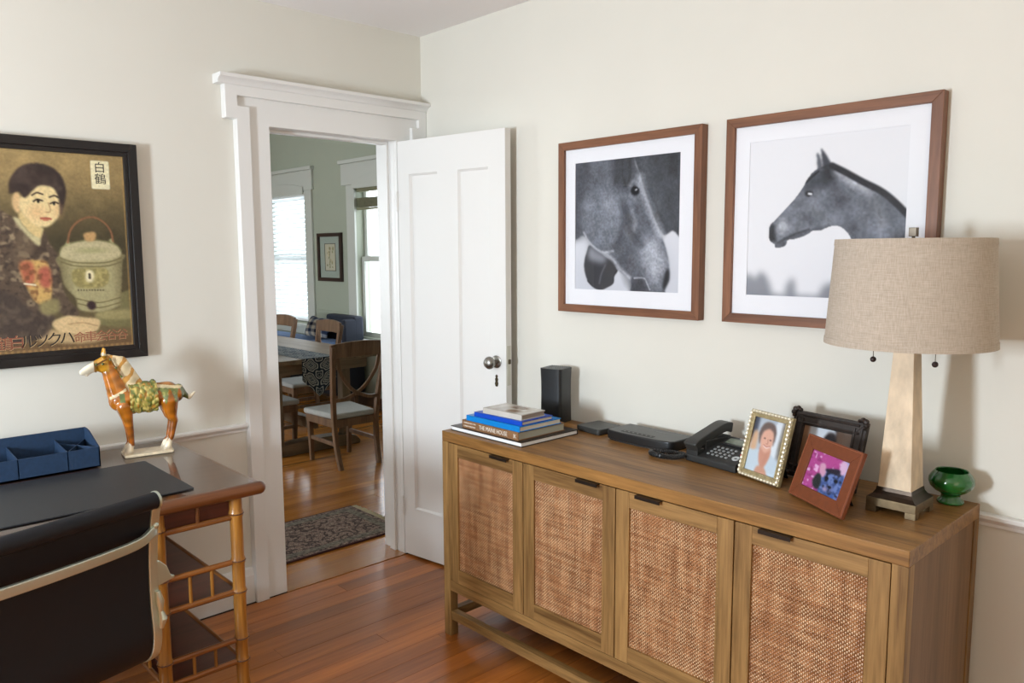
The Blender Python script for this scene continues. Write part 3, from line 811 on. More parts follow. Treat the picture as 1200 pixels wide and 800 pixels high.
def horse_profile():
    T = TRACE_B; c = Canvas(230, 230, (229, 229, 233))
    for k in ('t1', 't2', 't3'): c.poly(T[k], (120, 123, 132), 0.022, 0.85)
    c.poly(T['bot'], (128, 131, 140), 0.018, 0.75)
    c.poly(T['ear1'], (92, 95, 104), 0.003); c.poly(T['head'], (112, 116, 126), 0.0025); c.poly(T['ear2'], (66, 68, 76), 0.003)
    mh = c.mask(T['head'], True, 0.0025)
    def lim(f):
        keep = c.a.copy(); f(); c.a = keep * (1 - mh[..., None]) + c.a * mh[..., None]
    lim(lambda: c.poly(T['fore'], (66, 69, 77), 0.03, 0.9)); lim(lambda: c.poly(T['ears'], (36, 37, 42), 0.02, 0.9))
    lim(lambda: c.poly(T['cheek'], (88, 92, 101), 0.04, 0.8)); lim(lambda: c.stroke(T['chl'], 0.03, (140, 144, 153), 0.6, 1.0))
    lim(lambda: c.stroke(T['facel'], 0.03, (92, 95, 104), 0.7, 1.0)); lim(lambda: c.poly(T['muz'], (172, 175, 183), 0.02, 0.9))
    lim(lambda: c.stroke(T['neckl'], 0.024, (186, 189, 197), 0.75, 1.0)); lim(lambda: c.stroke(T['necks'], 0.04, (76, 79, 88), 0.6, 1.0)); lim(lambda: c.stroke(T['neckd'], 0.04, (90, 94, 103), 0.6, 1.0))
    lim(lambda: c.stroke(T['jaw'], 0.010, (60, 62, 69), 0.6, 1.0)); lim(lambda: c.stroke(T['mouth'], 0.008, (50, 51, 57), 0.85, 0.9))
    lim(lambda: c.poly(T['lip'], (82, 84, 92), 0.006)); lim(lambda: c.poly(T['nose'], (34, 34, 38), 0.008))
    c.stroke(T['mane'], 0.019, (42, 42, 47), 1.0, 0.3); c.stroke(T['blaze'], 0.006, (28, 28, 32), 0.9)
    c.poly(T['eye'], (26, 26, 30), 0.006); c.stroke(T['eyel'], 0.006, (220, 222, 228), 0.95, smooth=False)
    c.a = c.a * (1 + (c.noise(70, 2) - 0.5)[..., None] * 0.32 * mh[..., None] + (c.noise(10, 3) - 0.5)[..., None] * 0.60 * mh[..., None])
    return c

def wall_print(cx, cz, w, h, canvas, pu, label, plabel):
    r = thing('framed_print', label, 'picture', (cx, -0.001, cz))
    mitred_frame(r, w, h, 0.030, 0.034, WALX, WALZ)
    MB().box(-w + 0.03, w - 0.03, -0.006, -0.0005, -h + 0.03, h - 0.03).build('backing_board', MATB, r)
    # bevelled window mat
    a, b = w - 0.028, h - 0.028; u0, u1, v0, v1 = pu
    mm = MB()
    for x0_, x1_, z0_, z1_ in ((-a, u0, -b, b), (u1, a, -b, b), (u0, u1, -b, v0), (u0, u1, v1, b)): mm.box(x0_, x1_, -0.0215, -0.019, z0_, z1_)
    mm.build('mat_board', MATB, r)
    canvas.build('photograph', r, lambda u, v: (u0 - 0.002 + u * (u1 - u0 + 0.004), np.full_like(u, -0.0188), v1 + 0.002 - v * (v1 - v0 + 0.004)), PRINT, plabel)
    MB().box(-a, a, -0.0265, -0.0250, -b, b).build('glazing', PGLASS, r)
    return r
c1x, c1z = (0.9276 + 1.5816) / 2, (1.2303 + 1.8852) / 2
wall_print(c1x, c1z, 0.327, 0.327, horse_closeup(), (1.0067 - c1x, 1.4892 - c1x, 1.321 - c1z, 1.8024 - c1z), 'walnut framed close-up photograph of a grey horse muzzle and eye, hung beside the open door', 'close-up of a grey horse face')
c2x, c2z = (1.6722 + 2.3201) / 2, (1.2335 + 1.886) / 2
wall_print(c2x, c2z, 0.324, 0.326, horse_profile(), (1.752 - c2x, 2.2353 - c2x, 1.3253 - c2z, 1.8058 - c2z), 'walnut framed photograph of a horse head in profile on white, hung behind the lamp shade', 'horse head in profile')

# ------------------------------------------------------------------ vintage poster on the left wall
BLK = mat('black_frame_lacquer', S(26, 22, 22), 0.32, spec=0.5, bump=0.08, bscale=90)
def poster_canvas():
    T = TRACE_C; c = Canvas(200, 300, (128, 112, 70), 1.543)
    v = c.vv; g = np.interp(v, [0, 0.15, 0.32, 0.45, 0.75, 1.0], [0, 0.15, 0.7, 1.0, 0.85, 0.4])
    c.a = (1 - g)[..., None] * np.array((170, 144, 96.)) + g[..., None] * np.array((70, 62, 42.))
    c.grain(np.ones_like(v), 10, 0.12)
    c.poly(T['shelf'], (122, 114, 76), 0.006); c.poly(T['shelft'], (158, 146, 100), 0.008)
    c.poly(T['botb'], (112, 86, 58), 0.02)
    c.poly(T['cloth'], (196, 166, 122), 0.01)
    c.poly(T['kim'], (92, 76, 62), 0.005)
    mk = c.mask(T['kim'], True, 0.005)
    n1 = np.clip((c.noise(22, 2) - 0.55) * 6, 0, 1); n2 = np.clip((c.noise(40, 2) - 0.52) * 6, 0, 1)
    c.put(mk * n1 * np.clip(1.4 - v * 1.1, 0.25, 1), (176, 156, 122), 0.75); c.put(mk * n2, (56, 44, 38), 0.6)
    c.poly(T['slv'], (70, 58, 52), 0.012, 0.85)
    ms = c.mask(T['slv'], True, 0.01); c.put(ms * n1, (104, 90, 74), 0.5)
    c.poly(T['fold'], (112, 94, 74), 0.008, 0.6); c.poly(T['fold2'], (70, 56, 46), 0.006, 0.8)
    c.poly(T['neck'], (214, 188, 132), 0.004); c.poly(T['collar'], (196, 184, 140), 0.006)
    c.poly(T['obi'], (200, 162, 98), 0.004); c.poly(T['obir'], (178, 100, 74), 0.012); c.poly(T['obi2'], (176, 96, 76), 0.012)
    mo = c.mask(T['obi'], True, 0.004); c.put(mo * np.clip((c.noise(26, 2) - 0.56) * 7, 0, 1), (116, 74, 48), 0.7)
    c.stroke(T['tie'], 0.006, (236, 224, 190)); c.poly(T['knot'], (142, 130, 88), 0.008)
    c.poly(T['ear'], (218, 182, 132), 0.004); c.poly(T['face'], (230, 206, 152), 0.004)
    c.poly(T['hair'], (56, 44, 40), 0.004); mh = c.mask(T['hair'], True, 0.006); c.put(mh * np.clip((c.noise(14, 2) - 0.5) * 4, 0, 1), (92, 76, 68), 0.6)
    U = lambda px, py: pos(px, py)
    fx = np.array(T['face']); x0, x1, y0, y1 = fx[:, 0].min(), fx[:, 0].max(), fx[:, 1].min(), fx[:, 1].max()
    F = lambda a, b_: (x0 + a * (x1 - x0), y0 + b_ * (y1 - y0))
    c.ell(*F(0.40, 0.66), 0.05, 0.03, (224, 168, 120), 0.5, 0.9); c.ell(*F(0.92, 0.62), 0.03, 0.03, (220, 170, 122), 0.4, 0.9)
    c.stroke([F(0.32, 0.26), F(0.44, 0.20), F(0.58, 0.23)], 0.006, (58, 42, 36)); c.stroke([F(0.74, 0.29), F(0.86, 0.25), F(0.95, 0.29)], 0.006, (58, 42, 36))
    c.stroke([F(0.35, 0.40), F(0.44, 0.35), F(0.56, 0.38)], 0.006, (40, 28, 26)); c.ell(*F(0.46, 0.39), 0.010, 0.010, (24, 18, 18))
    c.stroke([F(0.75, 0.44), F(0.85, 0.40), F(0.94, 0.43)], 0.006, (40, 28, 26)); c.ell(*F(0.84, 0.435), 0.009, 0.009, (24, 18, 18))
    c.stroke([F(0.70, 0.42), F(0.74, 0.56), F(0.72, 0.64), F(0.63, 0.645)], 0.004, (176, 132, 92), 0.8)
    c.stroke([F(0.50, 0.795), F(0.62, 0.785), F(0.73, 0.80)], 0.008, (170, 84, 66)); c.stroke([F(0.56, 0.83), F(0.66, 0.83)], 0.006, (196, 116, 88))
    c.poly(T['hand'], (216, 186, 138), 0.005); c.stroke(T['hf'], 0.004, (160, 122, 86), 0.7)
    # barrel
    c.poly(T['bar'], (170, 160, 118), 0.004); mb_ = c.mask(T['bar'], True, 0.004)
    bx_ = np.array(T['bar']); b0, b1 = bx_[:, 0].min(), bx_[:, 0].max()
    sh = np.abs((c.u - (b0 + b1) / 2) / (b1 - b0) * 2); c.put(mb_ * np.clip(sh ** 2 - 0.35, 0, 0.6), (96, 86, 56), 0.9)
    for k in ('b1', 'b2', 'b3', 'b4'): c.stroke(T[k], 0.005, (108, 98, 62), 0.85); 
    c.poly(T['lid'], (190, 178, 138), 0.004)
    c.stroke(T['lid'][:7], 0.005, (120, 118, 78), 0.8); c.ell(*(np.mean(T['lid'], axis=0)), 0.10, 0.012, (150, 148, 98), 0.5, 0.7)
    c.poly(T['post'], (176, 172, 126), 0.003); c.poly(T['post2'], (176, 172, 126), 0.003)
    c.stroke(T['hnd'], 0.007, (140, 96, 66)); c.poly(T['knob'], (196, 156, 104), 0.003)
    c.poly(T['lab'], (146, 134, 84), 0.004); ml = c.mask(T['lab'], True, 0.004); c.put(ml * np.clip((c.noise(50, 1) - 0.5) * 5, 0, 1), (186, 170, 110), 0.7)
    c.poly(T['tag'], (232, 220, 178), 0.003); tg = np.array(T['tag']).mean(axis=0); c.stroke([(tg[0], tg[1] - 0.010), (tg[0], tg[1] - 0.004)], 0.008, (40, 30, 26), smooth=False); c.stroke([(tg[0], tg[1] + 0.004), (tg[0], tg[1] + 0.010)], 0.008, (40, 30, 26), smooth=False)
    (tx0, ty0), (tx1, ty1) = T['txt']
    for i in range(10):
        a = tx0 + (tx1 - tx0) * (i + 0.5) / 10; yy = ty0 + (ty1 - ty0) * (i + .5) / 10; c.ell(a, yy, 0.006, 0.004, (60, 52, 36))
    c.poly(T['spig'], (52, 34, 36), 0.003)
    cd = np.array(T['card']); c.poly(round_rect(cd[:, 0].min(), cd[:, 0].max(), cd[:, 1].min(), cd[:, 1].max(), 0.012), (236, 226, 186), 0.002, smooth=False)
    c.put(np.where((v > 0.985) | (c.u > 0.985), 1.0, 0.0) * (0.6 + 0.4 * np.sin(c.u * 160)), (190, 150, 92), 0.6)
    c.grain(np.ones_like(v), 90, 0.10, 2)
    return c
pr = thing('framed_poster', 'black framed vintage poster of a woman in kimono beside a lidded barrel', 'poster', (0.001, -1.578, 1.472))
pr.rotation_euler = (0, 0, math.radians(90))     # local x -> world +y, local -y -> world +x
PWD, PHT = 0.2665, 0.386
pz0, pz1 = 1.1321 - 1.472, 1.8184 - 1.472
px0, px1 = -1.80 + 1.578, -1.3552 + 1.578
mitred_frame(pr, PWD, PHT, 0.030, 0.030, BLK, BLK)
mitred_frame(pr, PWD - 0.029, PHT - 0.029, 0.016, 0.022, BLK, BLK, name='inner_lip')
MB().box(-PWD + 0.03, PWD - 0.03, -0.010, -0.0005, -PHT + 0.03, PHT - 0.03).build('backing_board', BLK, pr)
poster_canvas().build('poster_sheet', pr, lambda u, v: (px0 + u * (px1 - px0), np.full_like(u, -0.0125), pz1 - v * (pz1 - pz0)), PRINT, 'aged poster print')
MB().box(-PWD + 0.04, PWD - 0.04, -0.0165, -0.0155, -PHT + 0.04, PHT - 0.04).build('glazing', PGLASS, pr)
INK = mat('poster_ink_dark', S(44, 34, 28), 0.7); INKR = mat('poster_ink_red', S(150, 84, 62), 0.7); INKC = mat('poster_ink_pale', S(206, 178, 128), 0.7)
def ptext(ch, key, size, m, sx=1.0, dx=0.0, dz=0.0, dy=0.0):
    u, v = TRACE_C[key][0]
    return text(ch, 'lettering', pr, m, size, axes((1, 0, 0), (0, 0, 1), (px0 + u * (px1 - px0) + dx, -0.0127 - dy, pz1 - v * (pz1 - pz0) + dz)), sx=sx, extrude=0.0002)
ptext('白', 'k1', 0.040, INK); ptext('鶴', 'k2', 0.040, INK)
for ch, k in zip('ルツクハ', ('r1', 'r2', 'r3', 'r4')):
    ptext(ch, k, 0.054, INKC, dx=0.0015, dz=-0.0015); ptext(ch, k, 0.054, INK, dy=0.0006)
for ch, k in zip('命車会谷谷', ('s1', 's2', 's3', 's4', 's5')):
    ptext(ch, k, 0.042, INKC, dx=0.0012, dz=-0.0012); ptext(ch, k, 0.042, INKR, dy=0.0006)
for ch, k in zip('鶴白', ('l1', 'l2')):
    ptext(ch, k, 0.050, INKC, dx=0.0012, dz=-0.0012); ptext(ch, k, 0.050, INKR, dy=0.0006)

# ------------------------------------------------------------------ table lamp
TZ = 0.800
LX, LY = 2.338, -0.245
TRAV = mat('travertine_stone', S(216, 194, 164), 0.55, vary=0.22, vscale=26, bump=0.7, bscale=70, bdist=0.003, stretch=(1, 1, 0.45))
LBASE = mat('dark_bronze_metal', S(62, 50, 40), 0.34, metal=0.75, vary=0.2, vscale=40)
LPALE = mat('worn_bronze_plate', S(122, 104, 78), 0.38, metal=0.8, vary=0.2, vscale=40)
def linen(name, a, b_):
    m, nt, b = base_mat(name); L = nt.links
    tc = node(nt, 'ShaderNodeTexCoord')
    outs = []
    for st, sc in (((1, 1, 30), 34.0), ((22, 22, 1), 30.0)):
        mp = node(nt, 'ShaderNodeMapping'); mp.inputs['Scale'].default_value = st; L.new(tc.outputs['Object'], mp.inputs['Vector'])
        n = node(nt, 'ShaderNodeTexNoise', Scale=sc, Detail=3.0); L.new(mp.outputs[0], n.inputs['Vector']); outs.append(n)
    ad = node(nt, 'ShaderNodeMath', operation='ADD'); L.new(outs[0].outputs['Fac'], ad.inputs[0]); L.new(outs[1].outputs['Fac'], ad.inputs[1])
    hf = node(nt, 'ShaderNodeMath', operation='MULTIPLY'); hf.inputs[1].default_value = 0.5; L.new(ad.outputs[0], hf.inputs[0])
    r = ramp(nt, [(0.36, a), (0.64, b_)]); L.new(hf.outputs[0], r.inputs[0]); L.new(r.outputs[0], b.inputs['Base Color'])
    b.inputs['Roughness'].default_value = 0.9; b.inputs['Specular IOR Level'].default_value = 0.15
    bp = node(nt, 'ShaderNodeBump', Strength=0.25, Distance=0.001); L.new(hf.outputs[0], bp.inputs['Height']); L.new(bp.outputs[0], b.inputs['Normal'])
    MATS[name] = m; return m
LIN = linen('oatmeal_linen', S(170, 155, 138), S(198, 184, 168))
lamp = thing('table_lamp', 'travertine column table lamp with oatmeal linen drum shade and pull chains', 'lamp', (LX, LY, TZ))
hb = 0.061
for sx in (-1, 1):
    for sy in (-1, 1):
        xa, xb = sorted((sx * hb, sx * (hb - 0.026))); ya, yb = sorted((sy * hb, sy * (hb - 0.026)))
        MB().box(xa, xb, ya, yb, 0, 0.016).build('base_foot', LPALE, lamp, bevel=0.001)
MB().box(-hb, hb, -hb, hb, 0.0155, 0.038).build('base_plate', LPALE, lamp, bevel=0.0015)
q = lambda h, z: [(-h, -h, z), (h, -h, z), (h, h, z), (-h, h, z)]
m = MB(); prof = [(0.060, 0.038), (0.056, 0.041), (0.049, 0.047), (0.044, 0.055), (0.0425, 0.064)]
for (h0, z0), (h1, z1) in zip(prof, prof[1:]): m.hexa(q(h0, z0), q(h1, z1))
m.build('base_cove', LBASE, lamp)
MB().hexa(q(0.041, 0.062), q(0.0245, 0.425)).build('column', TRAV, lamp, bevel=0.0015)
MB().lathe([(0.010, 0.425), (0.010, 0.47), (0.016, 0.475), (0.016, 0.52), (0.004, 0.53), (0.004, 0.705), (0.0, 0.706)], 16).build('socket_stem', LBASE, lamp, smooth=True)
SR0, SR1, SZ0, SZ1 = 0.197, 0.180, 0.432, 0.693
sh = MB().lathe([(SR0, SZ0), (SR1, SZ1), (SR1 - 0.003, SZ1), (SR0 - 0.003, SZ0)], 72, close=True).build('shade', LIN, lamp, smooth=True, angle=60)
for r0, r1, z0, z1 in ((SR0, SR0 - 0.0009, SZ0 - 0.001, SZ0 + 0.014), (SR1 + 0.0009, SR1, SZ1 - 0.014, SZ1 + 0.001)):
    MB().lathe([(r0 + 0.0012, z0), (r1 + 0.0012, z1), (r1 - 0.0035, z1), (r0 - 0.0035, z0)], 72, close=True).build('shade_hem', LIN, sh, smooth=True, angle=50)
sp = MB()
for a in (0, 2.094, 4.189): sp.path([(0, 0, SZ1 - 0.012), (SR1 * math.cos(a) * 0.99, SR1 * math.sin(a) * 0.99, SZ1 - 0.004)], 0.0018, 6)
sp.build('shade_spider', LBASE, lamp)
MB().box(-0.009, 0.009, -0.009, 0.009, 0.700, 0.722).build('finial', mat('worn_bronze_finial', S(104, 92, 78), 0.4, metal=0.6), lamp, bevel=0.001)
for ang, ln in ((math.radians(205), 0.115), (math.radians(-18), 0.115)):
    px, py = 0.078 * math.cos(ang), 0.078 * math.sin(ang)
    ch = thing('pull_chain', None, None, (px, py, 0.51)); ch.parent = lamp
    MB().path([(-px * 0.8, -py * 0.8, 0), (0, 0, 0), (0, 0, -ln)], 0.0009, 6).build('chain', BRASSD, ch)
    MB().sphere((0, 0, -ln - 0.006), 0.0075, 14, 8).build('pull_ball', mat('dark_pull_ball', S(46, 30, 28), 0.3), ch, smooth=True)

# ------------------------------------------------------------------ green footed bowl
GRN = mat('green_glaze', S(24, 92, 34), 0.10, spec=0.6, coat=0.5, vary=0.35, vscale=14)
bw = MB().lathe([(0.0, 0), (0.031, 0), (0.033, 0.003), (0.031, 0.008), (0.025, 0.013), (0.023, 0.020), (0.025, 0.026), (0.040, 0.034), (0.052, 0.046), (0.0555, 0.058), (0.054, 0.068), (0.047, 0.079), (0.0415, 0.085), (0.040, 0.087), (0.038, 0.085), (0.044, 0.076), (0.050, 0.062), (0.047, 0.048), (0.030, 0.037), (0.0, 0.034)], 48)
o = bw.build('footed_bowl', GRN, None, smooth=True, angle=70); o.location = (2.408, -0.085, TZ)
tag(o, 'small glossy green ceramic bowl on a round foot beside the lamp', 'bowl')

# ------------------------------------------------------------------ small photo frames
SIL = mat('antique_silver_gilt', S(176, 160, 122), 0.35, metal=0.45, vary=0.2, vscale=70)
CARV = mat('dark_carved_wood', S(44, 33, 27), 0.5, vary=0.3, vscale=60, bump=0.4, bscale=120)
LEA = mat('russet_leather', S(112, 54, 21), 0.5, vary=0.12, vscale=60, bump=0.2, bscale=220, bdist=0.0008)
VELV = mat('black_velvet_back', S(22, 20, 20), 0.95)

def standing(name, label, cat, bl, ang, lean):
    r = thing(name, label, cat, (bl[0], bl[1], TZ), math.radians(ang))
    return r
def lean_obj(o, lean): o.rotation_euler = (-math.radians(lean), 0, 0); return o

def portrait():
    c = Canvas(60, 84, (176, 186, 198), 1.4)
    c.poly([(0, 0), (.14, 0), (.12, .4), (0, .45)], (70, 74, 88), 0.03); c.poly([(.05, .3), (.2, .3), (.2, .7), (.02, .7)], (206, 168, 136), 0.03)
    c.poly([(.70, 0), (.86, 0), (.80, .8), (.66, .8)], (214, 220, 226), 0.02); c.poly([(.9, 0), (1, 0), (1, .6), (.88, .6)], (120, 108, 92), 0.03)
    c.poly([(-.05, .66), (.18, .60), (.34, .58), (.66, .60), (.9, .70), (1.05, .8), (1.05, 1.05), (-.05, 1.05)], (190, 204, 216), 0.015)
    c.poly([(.36, .50), (.64, .50), (.68, .66), (.58, .86), (.48, .90), (.38, .78), (.33, .62)], (196, 142, 122), 0.012)
    c.poly([(.27, .46), (.22, .28), (.29, .12), (.44, .06), (.62, .08), (.72, .19), (.73, .34), (.70, .46), (.64, .34), (.5, .24), (.36, .30), (.31, .46)], (104, 88, 84), 0.012)
    c.poly([(.30, .36), (.36, .23), (.52, .18), (.65, .24), (.69, .38), (.65, .52), (.55, .60), (.44, .59), (.34, .50)], (214, 166, 146), 0.01)
    c.ell(.42, .36, .03, .012, (60, 44, 44)); c.ell(.60, .37, .03, .012, (60, 44, 44))
    c.stroke([(.43, .49), (.52, .52), (.61, .49)], 0.014, (236, 214, 206)); c.stroke([(.42, .475), (.52, .50), (.62, .475)], 0.008, (160, 76, 76)); c.stroke([(.52, .36), (.54, .44), (.49, .45)], 0.008, (170, 112, 96))
    c.poly([(.36, .88), (.55, .86), (.66, .92), (.70, 1.05), (.34, 1.05)], (198, 148, 126), 0.012)
    return c
def dogphoto():
    c = Canvas(72, 72, (172, 70, 138), 1.0)
    nz = c.noise(9, 3); c.put(np.clip((nz - .55) * 5, 0, 1), (120, 36, 92), 0.7)
    c.put(np.clip((c.noise(16, 1) - .72) * 8, 0, 1), (222, 178, 214), 0.9)
    c.poly([(.84, 0), (1.05, 0), (1.05, .6), (.86, .7)], (166, 160, 206), 0.02)
    c.poly([(.44, .42), (.60, .34), (.84, .30), (.98, .45), (.98, .80), (.90, 1.05), (.52, 1.05), (.42, .86), (.38, .62)], (62, 84, 138), 0.02)
    md = c.mask([(.44, .42), (.60, .34), (.84, .30), (.98, .45), (.98, .80), (.90, 1.05), (.52, 1.05), (.42, .86), (.38, .62)], True, 0.02)
    c.put(md * np.clip((c.noise(14, 2) - .5) * 6, 0, 1), (120, 140, 196), 0.7); c.put(md * np.clip((c.noise(11, 2) - .55) * 6, 0, 1), (24, 24, 40), 0.8)
    c.poly([(.30, .30), (.42, .26), (.50, .48), (.44, .60), (.34, .50)], (200, 150, 176), 0.015); c.poly([(.78, .06), (.90, .02), (.96, .2), (.90, .36), (.80, .3)], (206, 170, 200), 0.015)
    c.poly([(.30, .55), (.42, .60), (.46, .86), (.36, .94), (.24, .80)], (34, 38, 40), 0.02); c.poly([(.46, .38), (.62, .30), (.80, .26), (.82, .36), (.6, .44)], (30, 28, 44), 0.015)
    c.ell(.56, .58, .05, .05, (16, 16, 24)); c.ell(.80, .56, .05, .05, (16, 16, 24)); c.ell(.70, .80, .10, .09, (104, 112, 160), .8, .5); c.ell(.70, .76, .05, .035, (22, 22, 34)); c.stroke([(.70, .80), (.70, .86)], .012, (30, 30, 48)); c.ell(.60, .86, .05, .05, (190, 160, 186), .7, .6); c.ell(.82, .96, .06, .05, (60, 90, 160))
    return c
def darkphoto():
    c = Canvas(64, 48, (70, 66, 70), 0.75)
    c.poly([(.05, 0), (.62, 0), (.60, .22), (.2, .3), (.05, .2)], (206, 212, 220), 0.02); c.poly([(0, 0), (.12, 0), (.1, 1), (0, 1)], (150, 112, 84), 0.02)
    c.poly([(.7, 0), (1, 0), (1, .5), (.75, .5)], (128, 108, 96), 0.02); c.poly([(.46, .2), (.6, .06), (.68, .2), (.66, .9), (.44, .9)], (40, 34, 36), 0.02)
    return c

def small_frame(name, label, bl, ang, lean, w, h, fw, dep, m, canvas, plabel, strut=True):
    r = standing(name, label, 'photo frame', bl, ang, lean)
    piv = thing('frame', None, None); piv.parent = r; lean_obj(piv, lean); piv.location = (0, 0, dep * math.sin(math.radians(lean)) + 0.002)
    x0, x1 = 0.0, w
    c, d = w / 2, h / 2
    def side(poly): MB().prism(poly, 0.0, dep, 'xz').build('frame_side', m, piv, bevel=0.0015)
    side([(0, 0), (w, 0), (w - fw, fw), (fw, fw)]); side([(0, h), (w, h), (w - fw, h - fw), (fw, h - fw)])
    side([(0, 0), (0, h), (fw, h - fw), (fw, fw)]); side([(w, 0), (w, h), (w - fw, h - fw), (w - fw, fw)])
    MB().box(fw * 0.5, w - fw * 0.5, dep - 0.003, dep + 0.001, fw * 0.5, h - fw * 0.5).build('back_panel', VELV, piv)
    canvas.build('photograph', piv, lambda u, v: (fw - 0.001 + u * (w - 2 * fw + 0.002), np.full_like(u, 0.0045), h - fw + 0.001 - v * (h - 2 * fw + 0.002)), PRINT, plabel)
    MB().box(fw - 0.001, w - fw + 0.001, 0.0025, 0.0035, fw - 0.001, h - fw + 0.001).build('glazing', PGLASS, piv)
    ca, sa = math.cos(math.radians(lean)), math.sin(math.radians(lean))
    hz = h * 0.68
    top = (w / 2, hz * sa + (dep + 0.001) * ca, hz * ca - dep * sa); bot = (w / 2, hz * sa + 0.055 + dep, 0.001)
    MB().path([top, bot], 0.01, flat=(0.018, 0.0015), up=(0, 1, 0.2)).build('easel_strut', VELV, r)
    return r, piv
r, piv = small_frame('photo_frame', 'silver-gilt rope edged photo frame with portrait of a smiling short-haired person', (1.876, -0.256), -17.3, 15, 0.163, 0.199, 0.019, 0.013, SIL, portrait(), 'colour portrait')
rope = MB()
def beads(p0, p1, n, rad):
    for i in range(n):
        t = (i + 0.5) / n; p = [p0[k] + (p1[k] - p0[k]) * t for k in range(2)]
        rope.sphere((p[0], -0.001, p[1]), (rad * (1.25 if p0[1] == p1[1] else 0.9), 0.006, rad * (1.25 if p0[0] == p1[0] else 0.9)), 8, 5)
w, h = 0.163, 0.199
for p0, p1, n in (((0.006, 0.005), (w - 0.006, 0.005), 12), ((0.006, h - 0.005), (w - 0.006, h - 0.005), 12), ((0.005, 0.006), (0.005, h - 0.006), 15), ((w - 0.005, 0.006), (w - 0.005, h - 0.006), 15)): beads(p0, p1, n, 0.0056)
o = rope.build('rope_border', mat('bright_silver_gilt', S(222, 212, 186), 0.28, metal=0.3), piv, smooth=True); o['kind'] = 'stuff'
ib = MB(); 
for a, b_, c_, d_ in ((0.017, w - 0.017, 0.017, 0.0205), (0.017, w - 0.017, h - 0.0205, h - 0.017), (0.017, 0.0205, 0.017, h - 0.017), (w - 0.0205, w - 0.017, 0.017, h - 0.017)): ib.box(a, b_, -0.002, 0.003, c_, d_)
ib.build('inner_bead', SIL, piv, bevel=0.001)

r, piv = small_frame('photo_frame', 'russet leather photo frame with a dark dog on a pink blanket, before the carved frame', (2.076, -0.330), -29.6, 20, 0.226, 0.174, 0.037, 0.012, LEA, dogphoto(), 'dog photograph')
stc = MB(); w, h = 0.226, 0.174
for a, b_ in (((0.004, 0.004), (w - 0.004, 0.004)), ((0.004, h - 0.004), (w - 0.004, h - 0.004)), ((0.004, 0.004), (0.004, h - 0.004)), ((w - 0.004, 0.004), (w - 0.004, h - 0.004))):
    stc.path([(a[0], -0.0003, a[1]), (b_[0], -0.0003, b_[1])], 0.0012, 6)
stc.build('stitched_edge', mat('pale_russet_stitch', S(140, 76, 44), 0.6), piv)
r, piv = small_frame('photo_frame', 'dark carved wooden photo frame with leafy corners, half hidden by the leather frame', (1.972, -0.165), -10.4, 15, 0.236, 0.196, 0.040, 0.014, CARV, darkphoto(), 'partly hidden photograph')
w, h = 0.236, 0.196
for cx_, cz_ in ((0.006, h - 0.004), (w - 0.006, h - 0.004), (0.006, 0.008), (w - 0.006, 0.008)):
    sx_, sz_ = (1 if cx_ > w / 2 else -1), (1 if cz_ > h / 2 else -1)
    mb = MB()
    for k, (a, rr) in enumerate(((0.0, 0.011), (0.8, 0.0125), (1.57, 0.011), (-0.7, 0.008), (2.3, 0.008))):
        mb.sphere((cx_ + sx_ * 0.013 * math.cos(a) - sx_ * 0.007, -0.003, cz_ + (sz_ * 0.013 * math.sin(a) - 0.004 if cz_ > h / 2 else 0.002)), (rr * 0.72, 0.008, rr * 0.72), 10, 6)
    mb.build('corner_leaf', CARV, piv, smooth=True)
for z_ in (0.012, 0.034, h - 0.034, h - 0.012):
    MB().path([(0.02, -0.001, z_), (w - 0.02, -0.001, z_)], 0.0035, 8).build('moulding_bead', CARV, piv, smooth=True)
for x_ in (0.012, 0.034, w - 0.034, w - 0.012):
    MB().path([(x_, -0.001, 0.02), (x_, -0.001, h - 0.02)], 0.0035, 8).build('moulding_bead', CARV, piv, smooth=True)

# ------------------------------------------------------------------ books
PAGE = mat('page_block', S(214, 206, 188), 0.85, vary=0.06, vscale=6, stretch=(1, 1, 120))
PAGEW = mat('page_block_white', S(238, 238, 236), 0.8, vary=0.04, vscale=6, stretch=(1, 1, 120))
def book(label, x0, x1, y0, y1, z0, z1, cover, page, spine_side, ct=0.003, rz=0.0, matte=True):
    """spine_side: 'front' (facing -y) or 'left'"""
    cx_, cy_ = (x0 + x1) / 2, (y0 + y1) / 2
    r = thing('book', label, 'book', (cx_, cy_, z0), rz, 'books stacked on the credenza')
    a, b_ = (x1 - x0) / 2, (y1 - y0) / 2; t = z1 - z0
    MB().box(-a, a, -b_, b_, 0, ct).build('cover', cover, r, bevel=0.0006)
    cv = MB().box(-a, a, -b_, b_, t - ct, t).build('cover', cover, r, bevel=0.0006)
    if spine_side == 'front': s = MB().box(-a, a, -b_ - 0.0005, -b_ + ct, 0, t)
    elif spine_side == 'left': s = MB().box(-a - 0.0005, -a + ct, -b_, b_, 0, t)
    else: s = MB().box(-a, a, b_ - ct, b_ + 0.0005, 0, t)
    s.build('spine', cover, r, bevel=0.0008)
    e = 0.003
    MB().box(-a + e, a - e, -b_ + e, b_ - e, ct, t - ct).build('pages', page, r)
    return r
BKB = mat('black_book_cloth', S(34, 26, 24), 0.35); TAN = mat('tan_book_jacket', S(134, 98, 66), 0.45, vary=0.18, vscale=40)
LBL = mat('light_blue_jacket', S(0, 128, 206), 0.35); DBL = mat('cobalt_blue_jacket', S(10, 72, 186), 0.35); GRC = mat('grey_photo_jacket', S(196, 192, 184), 0.25, vary=0.1, vscale=10)
z = TZ
book('large black covered book with white page edges lying under the stack', 0.808, 1.190, -0.494, -0.205, z, z + 0.018, BKB, PAGEW, 'back'); z += 0.0182
